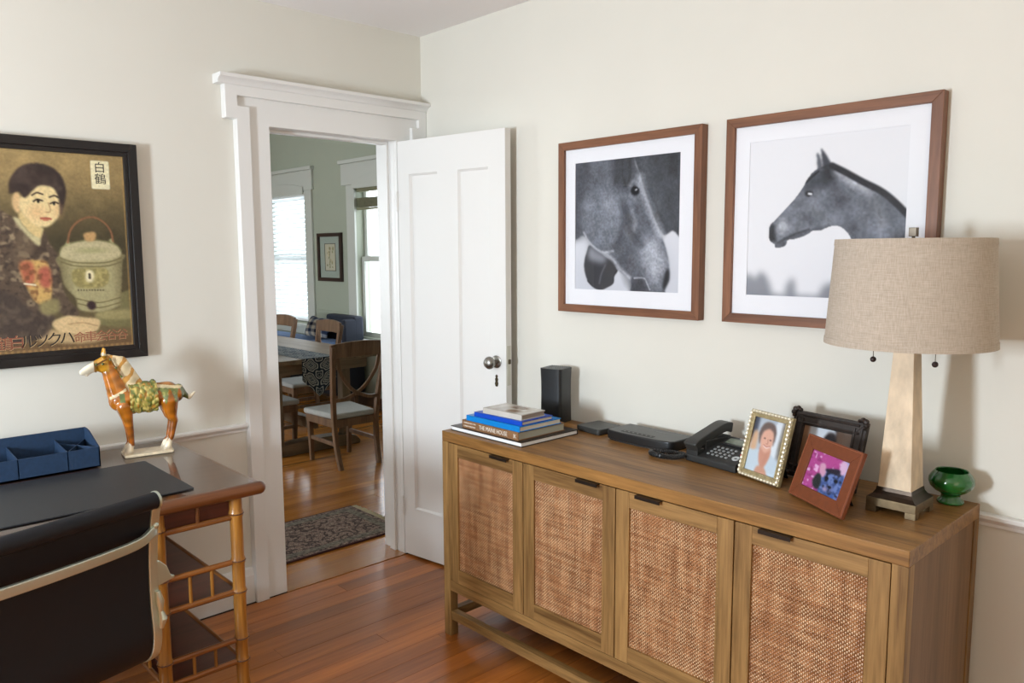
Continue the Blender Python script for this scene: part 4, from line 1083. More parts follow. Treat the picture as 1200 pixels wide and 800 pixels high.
bk = book('tan spined hardback with white lettering, second from the bottom of the stack', 0.866, 1.168, -0.486, -0.252, z, z + 0.030, TAN, mat('page_block_grey', S(168, 166, 150), 0.85, vary=0.06, vscale=6, stretch=(1, 1, 120)), 'front')
LET = mat('white_spine_lettering', S(236, 228, 214), 0.5)
sy_ = -(0.486 - 0.252) / 2 - 0.0012
text('THE MAINE HOUSE', 'lettering', bk, LET, 0.0225, axes((1, 0, 0), (0, 0, 1), (0.020, sy_, 0.0145)), sx=0.78)
for zz in (0.0215, 0.0095):
    lt = MB()
    for i in range(11):
        ww = random.uniform(0.002, 0.0042); lt.box(-0.140 + i * 0.0062, -0.140 + i * 0.0062 + ww, sy_ - 0.0002, sy_ + 0.0004, zz - 0.0022, zz + 0.0022)
    lt.build('small_lettering', LET, bk)['kind'] = 'stuff'
MB().box(0.128, 0.131, sy_ - .0002, sy_ + .0004, 0.007, 0.022).path([(0.133, sy_, 0.016), (0.140, sy_, 0.021)], 0.0010, 6).path([(0.133, sy_, 0.016), (0.140, sy_, 0.008)], 0.0010, 6).build('publisher_mark', LET, bk)
z += 0.0302
book('light blue hardback with cream pages in the middle of the stack', 0.888, 1.172, -0.484, -0.276, z, z + 0.020, LBL, PAGE, 'front'); z += 0.0202
book('cobalt blue hardback lying directly on the light blue one', 0.922, 1.170, -0.474, -0.318, z, z + 0.0155, DBL, PAGE, 'front', rz=math.radians(1)); z += 0.0157
bt = book('small book with glossy pale photographic cover on top of the stack', 0.962, 1.158, -0.466, -0.345, z, z + 0.020, GRC, mat('page_block_taupe', S(150, 138, 124), 0.8, vary=0.1, vscale=6, stretch=(1, 1, 120)), 'front', rz=math.radians(2))
cc = Canvas(70, 44, (206, 202, 194), 0.62); cc.put(np.clip((cc.noise(4, 3) - .45) * 4, 0, 1), (168, 160, 148), .8)
cc.poly([(.35, .2), (.6, .1), (.75, .3), (.55, .45), (.4, .4)], (112, 82, 60), 0.03, .85); cc.poly([(.5, .6), (.7, .55), (.75, .8), (.55, .9)], (128, 96, 72), 0.03, .8); cc.poly([(.05, .2), (.25, .15), (.2, .8), (.06, .8)], (224, 222, 216), 0.03)
cc.build('cover_print', bt, lambda u, v: (-0.097 + u * 0.194, 0.060 - v * 0.120, np.full_like(u, 0.0203)), print_mat('glossy_cover_print', 0.2, 0.5))
# ------------------------------------------------------------------ network boxes
BPL = mat('black_plastic', S(30, 31, 32), 0.32, spec=0.5); BPM = mat('matte_black_plastic', S(36, 36, 35), 0.55, bump=0.1, bscale=300)
CHP = mat('charcoal_plastic', S(52, 52, 50), 0.42)
sp = thing('tower_modem', 'tall black square tower modem with perforated top behind the books', 'modem', (0.972, -0.092, TZ), math.radians(14))
prof = round_rect(-0.048, 0.048, -0.048, 0.048, 0.014, 6)
m = MB(); rings = [(1.0, 0), (0.985, 0.05), (0.965, 0.11), (0.975, 0.16), (1.02, 0.213)]
vs = []; n = len(prof)
for s_, z_ in rings: vs += [(a * s_, b_ * s_, z_) for a, b_ in prof]
fs = [tuple(range(n))[::-1]] + [(i * n + k, i * n + (k + 1) % n, (i + 1) * n + (k + 1) % n, (i + 1) * n + k) for i in range(len(rings) - 1) for k in range(n)] + [tuple(range((len(rings) - 1) * n, len(rings) * n))]
m.add(vs, fs); m.build('housing', BPL, sp, smooth=True, angle=50)
gr = MB()
for i in range(9):
    for j in range(9):
        gr.lathe([(0.0, 0.2135), (0.0030, 0.2135), (0.0030, 0.2150), (0.0, 0.2155)], 6, (-0.040 + i * 0.0095 + (0.004 if j % 2 else 0), -0.039 + j * 0.0097, 0))
o = gr.build('vent_grille', mat('grey_grille', S(120, 122, 120), 0.4), sp); o['kind'] = 'stuff'
# small flat set box
sb = thing('set_box', 'small flat dark grey box with rounded corners beside the tower modem', 'modem', (1.208, -0.108, TZ), math.radians(-6))
MB().prism(round_rect(-0.062, 0.062, -0.060, 0.060, 0.012), 0.003, 0.022).build('housing', CHP, sb, bevel=0.003, segs=2)
MB().prism(round_rect(-0.056, 0.056, -0.054, 0.054, 0.010), 0.0, 0.004).build('rubber_base', BPM, sb)
MB().path([(0.04, 0.055, 0.012), (0.055, 0.075, 0.012), (0.085, 0.082, 0.006), (0.12, 0.080, 0.006)], 0.003, 8).build('cable', mat('blue_grey_cable', S(72, 88, 110), 0.5), sb, smooth=True)
# router
rt = thing('router', 'wide black glossy router with a row of lights beside the telephone', 'router', (1.450, -0.128, TZ), math.radians(-1))
hw = 0.142
poly = curve([(-hw + 0.006, -0.058), (-0.07, -0.068), (0.05, -0.068), (0.125, -0.058), (hw, -0.04)], 4) + [(hw, 0.075), (-hw, 0.075), (-hw, -0.045)]
MB().prism(poly, 0.004, 0.036).build('housing', BPL, rt, bevel=0.005, segs=3)
MB().prism([(a * 0.95, b_ * 0.94) for a, b_ in poly], 0.0, 0.005).build('rubber_base', BPM, rt)
MB().prism(round_rect(-0.085, 0.055, -0.050, -0.028, 0.006), 0.0358, 0.0366).build('light_strip', BPM, rt)
for i in range(7): MB().box(-0.076 + i * 0.019, -0.070 + i * 0.019, -0.042, -0.035, 0.0364, 0.0370).build('status_light', mat('grey_indicator', S(130, 132, 130), 0.5), rt)
MB().box(0.005, 0.060, 0.030, 0.038, 0.0358, 0.0364).build('maker_mark', mat('faint_grey_mark', S(112, 114, 114), 0.5), rt)
# ------------------------------------------------------------------ telephone
ph = thing('telephone', 'black corded desk telephone with handset, keypad and small grey screen', 'telephone', (1.775, -0.155, TZ), math.radians(-8))
sec = [(-0.085, 0.0), (0.080, 0.0), (0.080, 0.060), (0.070, 0.066), (-0.078, 0.026), (-0.085, 0.020)]
MB().prism(sec, -0.092, 0.105, 'yz').build('body', BPM, ph, bevel=0.004, segs=2)
slope = math.atan2(0.040, 0.148)
def on_deck(x_, t_, lift=0.0):   # t along slope from front edge
    return (x_, -0.078 + t_ * math.cos(slope) - lift * math.sin(slope), 0.026 + t_ * math.sin(slope) + lift * math.cos(slope))
def deck_box(x0_, x1_, t0, t1, h0, h1):
    return MB().hexa([on_deck(x0_, t0, h0), on_deck(x1_, t0, h0), on_deck(x1_, t1, h0), on_deck(x0_, t1, h0)], [on_deck(x0_, t0, h1), on_deck(x1_, t0, h1), on_deck(x1_, t1, h1), on_deck(x0_, t1, h1)])
KEY = mat('grey_phone_key', S(150, 152, 152), 0.5)
for i in range(5):
    for j in range(4):
        deck_box(-0.026 + i * 0.0175, -0.018 + i * 0.0175, 0.018 + j * 0.0165, 0.0245 + j * 0.0165, 0, 0.003).build('key', KEY, ph)
deck_box(-0.030, 0.098, 0.092, 0.146, 0.0, 0.006).build('screen_bezel', BPL, ph, bevel=0.002)
deck_box(-0.020, 0.075, 0.100, 0.132, 0.0055, 0.0068).build('screen', mat('grey_green_screen', S(118, 126, 112), 0.25), ph)
deck_box(0.010, 0.045, 0.137, 0.142, 0.0055, 0.0066).build('maker_mark', mat('pale_phone_mark', S(170, 172, 172), 0.5), ph)
nv = MB().lathe([(0.006, 0), (0.012, 0), (0.012, 0.003), (0.006, 0.003)], 20, close=True)
nv.v = [on_deck(0.078 + a, 0.030 + b_, c_) for a, b_, c_ in nv.v]; nv.build('dial_ring', mat('silver_ring', S(196, 198, 198), 0.4), ph, smooth=True)
rl_ = MB().sphere((0, 0, 0), 0.0035, 8, 6); rl_.v = [tuple(np.array(on_deck(0.078, 0.056, 0.001)) + np.array(q_)) for q_ in rl_.v]
rl_.build('red_light', mat('red_lamp', S(220, 40, 50), 0.3), ph)
# handset along the left side, lying on its cradle
def hs_section(cx_, z_, wv, hv): return [(cx_, z_)]
hp = curve([(-0.068, -0.090, 0.046), (-0.068, -0.064, 0.061), (-0.068, 0.0, 0.082), (-0.068, 0.055, 0.096), (-0.068, 0.088, 0.092)], 6)
fl_ = []
for i in range(len(hp)):
    t = i / (len(hp) - 1); e = abs(t - 0.5) * 2
    fl_.append((0.022 + 0.005 * e ** 2 - (0.008 if t in (0.0, 1.0) else 0), 0.0135 + 0.004 * e ** 2 - (0.006 if t in (0.0, 1.0) else 0)))
MB().path(hp, 0.02, flat=fl_, up=(0, 0, 1)).build('handset', CHP, ph, bevel=0.006, segs=3)
MB().box(-0.092, -0.044, -0.084, -0.050, 0.018, 0.046).build('cradle', BPM, ph, bevel=0.005)
MB().box(-0.092, -0.044, -0.045, 0.080, 0.030, 0.068).build('cradle', BPM, ph, bevel=0.005)
loop = curve([(-0.085, -0.080, 0.012), (-0.115, -0.070, 0.011), (-0.165, -0.085, 0.011), (-0.200, -0.118, 0.011), (-0.190, -0.140, 0.011), (-0.150, -0.142, 0.011), (-0.110, -0.122, 0.011), (-0.088, -0.095, 0.016)], 60)
L_ = np.array(loop); coil = []
for i in range(len(L_)):
    t = L_[min(i + 1, len(L_) - 1)] - L_[max(i - 1, 0)]; t /= np.linalg.norm(t) + 1e-9
    nrm = np.cross(t, (0, 0, 1)); a = i * 0.95
    coil.append(tuple(L_[i] + (nrm * math.cos(a) + np.array((0, 0, 1)) * math.sin(a)) * 0.0065))
MB().path(coil, 0.0026, 6).build('coiled_cord', BPL, ph, smooth=True)

# ------------------------------------------------------------------ bamboo desk
BAM = wood('honey_bamboo', S(74, 42, 15), S(192, 132, 56), 'z', 16, 0.32, coat=0.3, bump=0.1)
BAMY = wood('honey_bamboo_rail', S(88, 48, 18), S(164, 102, 44), 'y', 26, 0.32, coat=0.3, bump=0.1)
BAMX = wood('honey_bamboo_side', S(88, 48, 18), S(164, 102, 44), 'x', 26, 0.32, coat=0.3, bump=0.1)
DEDGE = wood('red_mahogany_edge', S(66, 34, 15), S(120, 70, 34), 'y', 22, 0.28, coat=0.4, bump=0.08)
MAH = wood('dark_mahogany', S(58, 24, 15), S(92, 42, 26), 'y', 18, 0.35, coat=0.2, bump=0.08)
DTOP = wood('brown_lacquer_top', S(70, 46, 32), S(104, 74, 54), 'y', 14, 0.3, coat=0.2, bump=0.05)
DXB, DXF, DYR, DYL = 0.045, 0.815, -1.262, -2.95
desk = thing('bamboo_desk', 'mahogany and bamboo writing desk with glass top and open end shelves', 'desk', (0, 0, 0))
MB().box(DXB, DXF - 0.015, DYL, DYR, 0.728, 0.7565).build('top', DTOP, desk)
def half_round(p0, p1, r_): return MB().path([p0, p1], r_, 14)
MB().path([(DXF - 0.016, DYL, 0.738), (DXF - 0.016, DYR + 0.004, 0.738)], 0.0205, 16).sphere((DXF - 0.016, DYR + 0.004, 0.738), 0.0205, 16, 8).build('front_edge', DEDGE, desk, smooth=True)
MB().path([(DXB, DYR, 0.738), (DXF - 0.016, DYR, 0.738)], 0.0195, 16).build('side_edge', DEDGE, desk, smooth=True)
DGL = glass_mat('desk_glass', rough=0.02)
gm = MATS['desk_glass'].node_tree
for nd in gm.nodes:
    if nd.type == 'FRESNEL': nd.inputs['IOR'].default_value = 1.5
MB().box(DXB, DXF - 0.010, DYL, DYR - 0.002, 0.7570, 0.7620).build('glass_top', DGL, desk)
LYA, LYB, LXF, LXB = -1.325, -1.560, 0.775, 0.085
RING = mat('dark_bamboo_node', S(86, 48, 20), 0.35, coat=0.2)
def bamboo_leg(x_, y_):
    pts = []; rs = []
    rings = (0.665, 0.515, 0.415, 0.262, 0.190)
    zs = [0.735, 0.700]
    for rz_ in rings: zs += [rz_ + 0.012, rz_ + 0.005, rz_, rz_ - 0.005, rz_ - 0.012]
    zs += [0.13, 0.08, 0.045, 0.015, 0.0]
    out = {0.13: 0.0, 0.08: 0.006, 0.045: 0.016, 0.015: 0.028, 0.0: 0.032}
    sx = 1 if x_ > 0.4 else -1; sy = 1 if y_ > -1.45 else -1
    for z_ in zs:
        k = out.get(z_, 0.0)
        pts.append((x_ + sx * k * 0.6, y_ + sy * k * 0.6, z_))
        near = min(abs(z_ - q_) for q_ in rings)
        rs.append(0.0195 + (0.0035 if near < 0.001 else 0.0025 if near < 0.006 else 0.0))
    leg = MB().path(pts, rs, 14).build('leg', BAM, desk, smooth=True, angle=60)
    for rz_ in rings:
        MB().lathe([(0.0215, rz_ - 0.0035), (0.0242, rz_), (0.0215, rz_ + 0.0035), (0.0185, rz_)], 16, (x_, y_, 0), close=True).build('node_ring', RING, leg, smooth=True)
    return leg
legs = [bamboo_leg(x_, y_) for x_ in (LXF, LXB) for y_ in (LYA, LYB)]
legs2 = [bamboo_leg(x_, y_) for x_ in (LXF, LXB) for y_ in (-2.60, -2.86)]
def rail(p0, p1, r_=0.009, m=None): return MB().path([p0, ((p0[0] + p1[0]) / 2, (p0[1] + p1[1]) / 2, (p0[2] + p1[2]) / 2), p1], r_, 10).build('rail', m or BAMY, desk, smooth=True)
for ya, yb in ((LYB, LYA), (-2.86, -2.60)):
    for xf in (LXF, LXB):
        for z_ in (0.655, 0.512, 0.415, 0.258, 0.187): rail((xf, ya, z_), (xf, yb, z_))
    sidey = LYA if yb == LYA else -2.86
    for yy in (ya, yb):
        for z_ in (0.512, 0.415, 0.258, 0.187):
            if yy == (LYA if yb == LYA else -2.86) and z_ in (0.512, 0.258): continue
            rail((LXF, yy, z_), (LXB, yy, z_), 0.008, BAMX)
    for z_ in (0.412, 0.184):
        MB().box(LXB, LXF, ya, yb, z_ - 0.008, z_ + 0.006).build('shelf', MAH, desk)
    MB().box(LXB, LXF - 0.006, ya + 0.01, yb - 0.01, 0.660, 0.728).build('drawer', MAH, desk, bevel=0.002)
    MB().path([(LXF - 0.002, (ya + yb) / 2 - 0.0, 0.660), (LXF - 0.002, (ya + yb) / 2, 0.722)], 0.006, 8).build('drawer_divider', DEDGE, desk, smooth=True)
    for zb_, zt_ in ((0.415, 0.512), (0.187, 0.258)):
        for t in (0.36, 0.64):
            yy = ya + (yb - ya) * t
            MB().path([(LXF, yy, zb_), (LXF, yy, zt_)], 0.0055, 8).build('spindle', BAM, desk, smooth=True)
        for t in (0.2, 0.4, 0.6, 0.8):
            xx = LXB + (LXF - LXB) * t
            MB().path([(xx, ya, zb_), (xx, ya, zt_)], 0.005, 8).build('spindle', BAM, desk, smooth=True)
rail((LXF, -2.60, 0.655), (LXF, LYB, 0.655))
MB().box(LXF - 0.03, LXF - 0.006, -2.60, LYB, 0.662, 0.728).build('apron', MAH, desk)

# ------------------------------------------------------------------ desk pad, organiser
DZ = 0.7625
o = MB().prism(round_rect(0.325, 0.757, -2.28, -1.440, 0.008), 0, 0.004).build('desk_pad', mat('black_leather_pad', S(36, 38, 42), 0.52, bump=0.15, bscale=260, bdist=0.0006, vary=0.1, vscale=90), None, bevel=0.001)
o.location = (0, 0, DZ); tag(o, 'black leather desk pad lying on the glass topped desk', 'desk pad')
NAVY = mat('navy_felt_board', S(22, 49, 78), 0.75, bump=0.2, bscale=240, vary=0.12, vscale=90)
og = thing('desk_organizer', 'navy blue desk organiser tray with slanted ends and divided compartments', 'organiser', (0.205, -1.565, DZ), math.radians(0))
# local: y from 0 (right end) to -0.62, x from -0.09 (back) to 0.075 (front)
OX0, OX1, OL, HF, HB, OT = -0.085, 0.075, -0.62, 0.066, 0.108, 0.004
MB().box(OX0, OX1, OL, 0, 0, OT).build('tray_base', NAVY, og)
MB().box(OX1 - OT, OX1, OL, 0, 0, HF).build('front_panel', NAVY, og)
MB().box(OX0, OX0 + OT, OL, 0, 0, HB).build('back_panel', NAVY, og)
endp = [(OX0, 0), (OX1, 0), (OX1, HF), (OX0 + 0.055, HB - 0.004), (OX0 + 0.03, HB), (OX0, HB)]
MB().prism(endp, -OT, 0, 'xz').build('end_panel', NAVY, og); MB().prism(endp, OL, OL + OT, 'xz').build('end_panel', NAVY, og)
divp = [(OX0, 0), (OX1, 0), (OX1, HF - 0.001), (OX0, HF + 0.012)]
for y_ in (-0.095, -0.235, -0.375, -0.50): MB().prism(divp, y_ - 0.003, y_, 'xz').build('divider', NAVY, og)
for (xa, ya), (xb, yb) in (((OX0 + OT, -0.094), (OX1 - OT, -OT)), ((OX0 + OT, -OT), (OX1 - OT, -0.094))):
    MB().path([(xa, ya, 0.036), (xb, yb, 0.034)], 0.01, flat=(0.0013, 0.031), up=(0, 0, 1)).build('cross_divider', NAVY, og)

# ------------------------------------------------------------------ glazed pottery horse
PF = np.array((0.30, 0.954))
hs = thing('horse_figurine', 'glazed amber and cream pottery horse figurine with green saddle cloth on desk', 'figurine', (0.205, -1.392, DZ), math.radians(-90 - 9))
def hx_(a): return (475 - a) * 0.000462
def hz_(b_): return (757 - b_) * 0.000546
def H(a, b_, y=0.0): return Vector((hx_(a), y, hz_(b_)))
def capsule(mb, p0, r0, p1, r1, flat=1.0, n=14):
    """tapered capsule between two points; flat scales the side (y) radius"""
    p0, p1 = Vector(p0), Vector(p1); ax = p1 - p0; L = max(ax.length, 1e-6); t = ax / L
    e2 = Vector((0, 1, 0)); e2 = (e2 - t * e2.dot(t)).normalized(); e1 = t.cross(e2)
    prof = []
    for k in range(6): a = -math.pi / 2 + math.pi / 2 * k / 5; prof.append((r0 * math.cos(a), r0 * math.sin(a)))
    for k in range(6): a = math.pi / 2 * k / 5; prof.append((r1 * math.cos(a), L + r1 * math.sin(a)))
    vs = []; fs = []
    for r_, s_ in prof:
        for k in range(n):
            a = 2 * math.pi * k / n; vs.append(p0 + t * s_ + e1 * (r_ * math.cos(a)) + e2 * (r_ * math.sin(a) * flat))
    m_ = len(prof)
    for i in range(m_ - 1):
        for k in range(n): fs.append((i * n + k, i * n + (k + 1) % n, (i + 1) * n + (k + 1) % n, (i + 1) * n + k))
    mb.add(vs, fs); 
body = MB()
C = lambda *a, **k: capsule(body, *a, **k)
C(H(315, 395), 0.040, H(470, 390), 0.046, flat=0.88)          # chest to barrel
C(H(470, 390), 0.046, H(640, 375), 0.042, flat=0.92)          # barrel to croup
C(H(600, 365), 0.034, H(690, 385), 0.034, flat=1.05)          # rump
C(H(318, 370), 0.042, H(262, 215), 0.029, flat=0.62)          # neck
C(H(400, 335), 0.036, H(300, 165), 0.030, flat=0.42)          # crest
C(H(420, 300), 0.026, H(330, 150), 0.022, flat=0.36)
C(H(258, 215), 0.024, H(228, 150), 0.023, flat=0.6)
C(H(246, 128), 0.019, H(305, 160), 0.030, flat=0.45)
C(H(220, 150), 0.025, H(160, 165), 0.019, flat=0.62)          # head
C(H(160, 165), 0.019, H(98, 188), 0.0150, flat=0.62)          # muzzle
C(H(98, 188), 0.0145, H(74, 196), 0.0115, flat=0.7)
C(H(110, 205), 0.0075, H(98, 216), 0.006, flat=0.7)           # lower lip
C(H(215, 180), 0.019, H(190, 175), 0.016, flat=0.66)          # cheek
for sy in (-1, 1):
    yl = 0.021 * sy
    C(H(218, 100, 0.010 * sy), 0.0085, H(222, 58, 0.013 * sy), 0.004)   # ears
    C(H(330, 430, yl), 0.027, H(352, 530, yl), 0.0155); C(H(352, 530, yl), 0.0155, H(362, 600, yl), 0.0115); C(H(362, 600, yl), 0.0115, H(366, 685, yl * .95), 0.0095)
    C(H(640, 420, yl), 0.034, H(655, 520, yl), 0.019); C(H(655, 520, yl), 0.018, H(672, 555, yl), 0.0135); C(H(672, 555, yl), 0.013, H(645, 665, yl), 0.0095)
    for hxp in (352, 625):
        C(H(hxp + 6, 690, yl), 0.0105, H(hxp - 8, 722, yl), 0.0135); C(H(hxp - 26, 735, yl), 0.009, H(hxp, 735, yl), 0.011)
C(H(725, 350), 0.016, H(770, 400), 0.010); C(H(770, 400), 0.010, H(800, 418), 0.0085); C(H(800, 418), 0.0085, H(842, 388), 0.004)
tmp = bpy.data.objects.new('tmp_body', body.mesh('tmp_body')); COL.objects.link(tmp)
rm = tmp.modifiers.new('r', 'REMESH'); rm.mode = 'VOXEL'; rm.voxel_size = 0.0027; rm.use_smooth_shade = True
sm = tmp.modifiers.new('s', 'SMOOTH'); sm.factor = 0.5; sm.iterations = 5
hme = bpy.data.meshes.new_from_object(tmp.evaluated_get(bpy.context.evaluated_depsgraph_get())); hme.name = 'horse_body'
bpy.data.objects.remove(tmp)
hme.polygons.foreach_set('use_smooth', [True] * len(hme.polygons))
nvv = len(hme.vertices); co = np.zeros(nvv * 3, np.float32); hme.vertices.foreach_get('co', co); co = co.reshape(-1, 3)
A_ = 475 - co[:, 0] / 0.000462; B_ = 757 - co[:, 2] / 0.000546; Yc = co[:, 1]
colr = np.zeros((nvv, 3)) + (170, 98, 22)
wob = np.sin(A_ * 0.09 + Yc * 180) * 8 + np.sin(B_ * 0.07 + Yc * 140) * 6
colr[(B_ > 560)] = (146, 80, 20)
crest = (A_ > 250 + wob * .6) & (B_ < 335) & (A_ - 252 > (B_ - 110) * 0.5) & (A_ < 500); colr[crest] = (222, 200, 158)
strip = crest & (np.sin((A_ * 0.75 + B_ * 0.66) * 0.075 + wob * .05) > 0.45); colr[strip] = (190, 136, 62)
colr[(A_ < 150 + wob * .4) & (B_ < 260)] = (226, 212, 186)
hd = (A_ >= 150) & (A_ < 245) & (B_ > 95 + wob * .5) & (B_ < 205); colr[hd] = (178, 126, 32)
colr[(B_ < 100) & (A_ > 180) & (A_ < 262)] = (222, 204, 160)
colr[(B_ < 85)] = (192, 136, 36)
rump = (A_ > 565) & (A_ < 745) & (B_ < 385 + 45 * np.sin(A_ * 0.085) + wob) & (B_ > 318); colr[rump] = (112, 120, 62)
colr[rump & (np.sin(A_ * 0.16) + np.sin(B_ * .14) > 0.5)] = (150, 150, 84)
colr[(A_ > 570) & (B_ < 322) & (A_ < 760)] = (164, 104, 36)
trimb = (A_ > 560) & (A_ < 750) & (np.abs(B_ - (316 + (A_ - 560) * 0.13)) < 9); colr[trimb] = (226, 206, 160)
chb = (A_ > 238) & (A_ < 350) & (np.abs(B_ - (372 - (A_ - 240) * 0.45)) < 9); colr[chb] = (226, 204, 158)
colr[(A_ > 300) & (A_ < 335) & (B_ > 345) & (B_ < 400)] = (90, 104, 50)
colr[(A_ > 790) & (B_ < 440)] = (224, 210, 182)
colr[(A_ > 735) & (A_ <= 790) & (B_ > 340) & (B_ < 440)] = (100, 106, 54)
colr[(B_ > 676 + wob)] = (222, 206, 178)
colr = colr * (1 + 0.10 * np.sin(A_ * .05 + 3 * np.sin(B_ * .03)) + 0.06 * np.sin(B_ * .11 + A_ * .03))[:, None]
rgba = np.ones((nvv, 4), np.float32); rgba[:, :3] = lin(np.clip(colr, 0, 255))
ca = hme.color_attributes.new('print', 'FLOAT_COLOR', 'POINT'); ca.data.foreach_set('color', rgba.ravel())
GLZ = print_mat('pottery_glaze', 0.22, 0.55, coat=0.6)
hme.materials.clear(); hme.materials.append(GLZ)
link(bpy.data.objects.new('body', hme), hs)
CRM = mat('cream_slip', S(222, 204, 172), 0.3, coat=0.4, vary=0.15, vscale=60)
MB().prism(round_rect(hx_(655), hx_(305), -0.045, 0.045, 0.008), 0.0, 0.0095).build('plinth', CRM, hs, bevel=0.002)
# saddle cloth wrapping the barrel, in moulded relief
cl = Canvas(64, 96, (150, 138, 62), 1.5)
cl.put(np.clip((cl.noise(13, 2) - .5) * 7, 0, 1), (92, 108, 48), 0.9); cl.put(np.clip((cl.noise(15, 2) - .54) * 8, 0, 1), (222, 196, 110), 0.9); cl.put(np.clip((cl.noise(11, 2) - .58) * 8, 0, 1), (176, 112, 34), 0.8)
def cloth_fn(u, v):
    a_ = 365 + u * 195; ang = (v - 0.5) * 2 * math.radians(158)
    zc = hz_(390); ra = 0.0535; rb = 0.047
    rel = 0.0045 * np.abs(np.sin(u * 10 + 2 * np.sin(v * 9))) * np.abs(np.sin(v * 44 + 1.5 * np.sin(u * 7)))
    return hx_(a_), np.sin(ang) * (rb * 0.95 + rel), zc + np.cos(ang) * (ra * 0.93 + rel)
oc = cl.build('saddle_cloth', hs, cloth_fn, GLZ)
oc.data.polygons.foreach_set('use_smooth', [True] * len(oc.data.polygons))
so = oc.modifiers.new('thick', 'SOLIDIFY'); so.thickness = 0.003; so.offset = 1
GLG = mat('green_glaze_saddle', S(92, 98, 44), 0.25, coat=0.5, vary=0.4, vscale=50)
sd = MB()
sd.path(curve([H(430, 318), H(470, 305), H(520, 305), H(555, 282)], 5), [0.010] * 5 + [0.012] * 5 + [0.009] * 5 + [0.004], 12)
sd.build('saddle', GLG, hs, smooth=True)
br = MB()
for k, (p_, q_) in enumerate((((250, 110), (325, 240)), ((150, 140), (158, 200)), ((150, 160), (235, 120)))):
    for sy in (-1, 1):
        yy = 0.0155 * sy if k else 0.018 * sy
        br.path([H(*p_, yy), H((p_[0] + q_[0]) / 2 - 2, (p_[1] + q_[1]) / 2, yy * 1.06), H(*q_, yy)], 0.0022, 6)
br.build('bridle', mat('brown_glaze_strap', S(112, 74, 30), 0.25, coat=0.5), hs, smooth=True)
be = MB()
for a_, b_ in ((255, 125), (290, 180), (322, 238), (160, 150), (205, 150)):
    for sy in (-1, 1): be.sphere(tuple(H(a_, b_, 0.0185 * sy)), 0.0042, 8, 6)
be.build('bridle_boss', GLG, hs, smooth=True)['kind'] = 'stuff'

# ------------------------------------------------------------------ office chair
CHR = mat('polished_aluminium', S(208, 216, 202), 0.30, metal=0.78)
BLE = mat('black_chair_leather', S(13, 16, 24), 0.55, spec=0.4, bump=0.15, bscale=240, bdist=0.0006)
F_ = Vector((-0.96, -0.28, 0)).normalized()
oc = thing('office_chair', 'black leather swivel chair with polished aluminium frame pushed up to the desk', 'chair', (0.892, -2.005, 0), math.atan2(F_.y, F_.x))
# local +x is forward, local -y is the sitter's right ... right-hand side of the frame seen from behind
prof = curve([(0.26, 0.455), (0.22, 0.468), (0.10, 0.462), (-0.06, 0.446), (-0.20, 0.436), (-0.262, 0.452), (-0.287, 0.505), (-0.283, 0.600), (-0.285, 0.700), (-0.295, 0.785), (-0.316, 0.870)], 6)
def sheet(name, ya, yb, th, off, m, ribs=0):
    P = [np.array(q_) for q_ in prof]; vs = []; fs = []
    N = []
    for i in range(len(P)):
        t = P[min(i + 1, len(P) - 1)] - P[max(i - 1, 0)]; t = t / np.linalg.norm(t); N.append(np.array((t[1], -t[0])))
    ny = 6
    for i, p_ in enumerate(P):
        for s_ in (0, 1):
            for j in range(ny + 1):
                f = j / ny; y_ = ya + (yb - ya) * f; sag = -0.004 * (1 - (2 * f - 1) ** 2)
                q_ = p_ + N[i] * (off + sag * -1 + (th if s_ else 0)); vs.append((q_[0], y_, q_[1]))
    k = 2 * (ny + 1)
    for i in range(len(P) - 1):
        for j in range(ny):
            a = i * k + j; b_ = (i + 1) * k + j; fs.append((a, a + 1, b_ + 1, b_)); a += ny + 1; b_ += ny + 1; fs.append((a, b_, b_ + 1, a + 1))
        for j, jj in ((0, ny + 1), (ny, 2 * ny + 1)): fs.append((i * k + j, (i + 1) * k + j, (i + 1) * k + jj, i * k + jj))
    fs.append(tuple(range(0, ny + 1)) + tuple(range(2 * ny + 1, ny, -1))); e = (len(P) - 1) * k; fs.append(tuple(range(e, e + ny + 1)) + tuple(range(e + 2 * ny + 1, e + ny, -1)))
    return MB().add(vs, fs).build(name, m, oc, smooth=True, angle=50)
HWc = 0.250
sheet('sling', -HWc + 0.014, HWc - 0.014, 0.014, -0.007, BLE)
tp = prof[-1]
MB().path([(tp[0] - 0.002, -HWc + 0.004, tp[1] - 0.002), (tp[0] - 0.002, HWc - 0.004, tp[1] - 0.002)], 0.021, 18).build('top_roll', BLE, oc, smooth=True, angle=50)
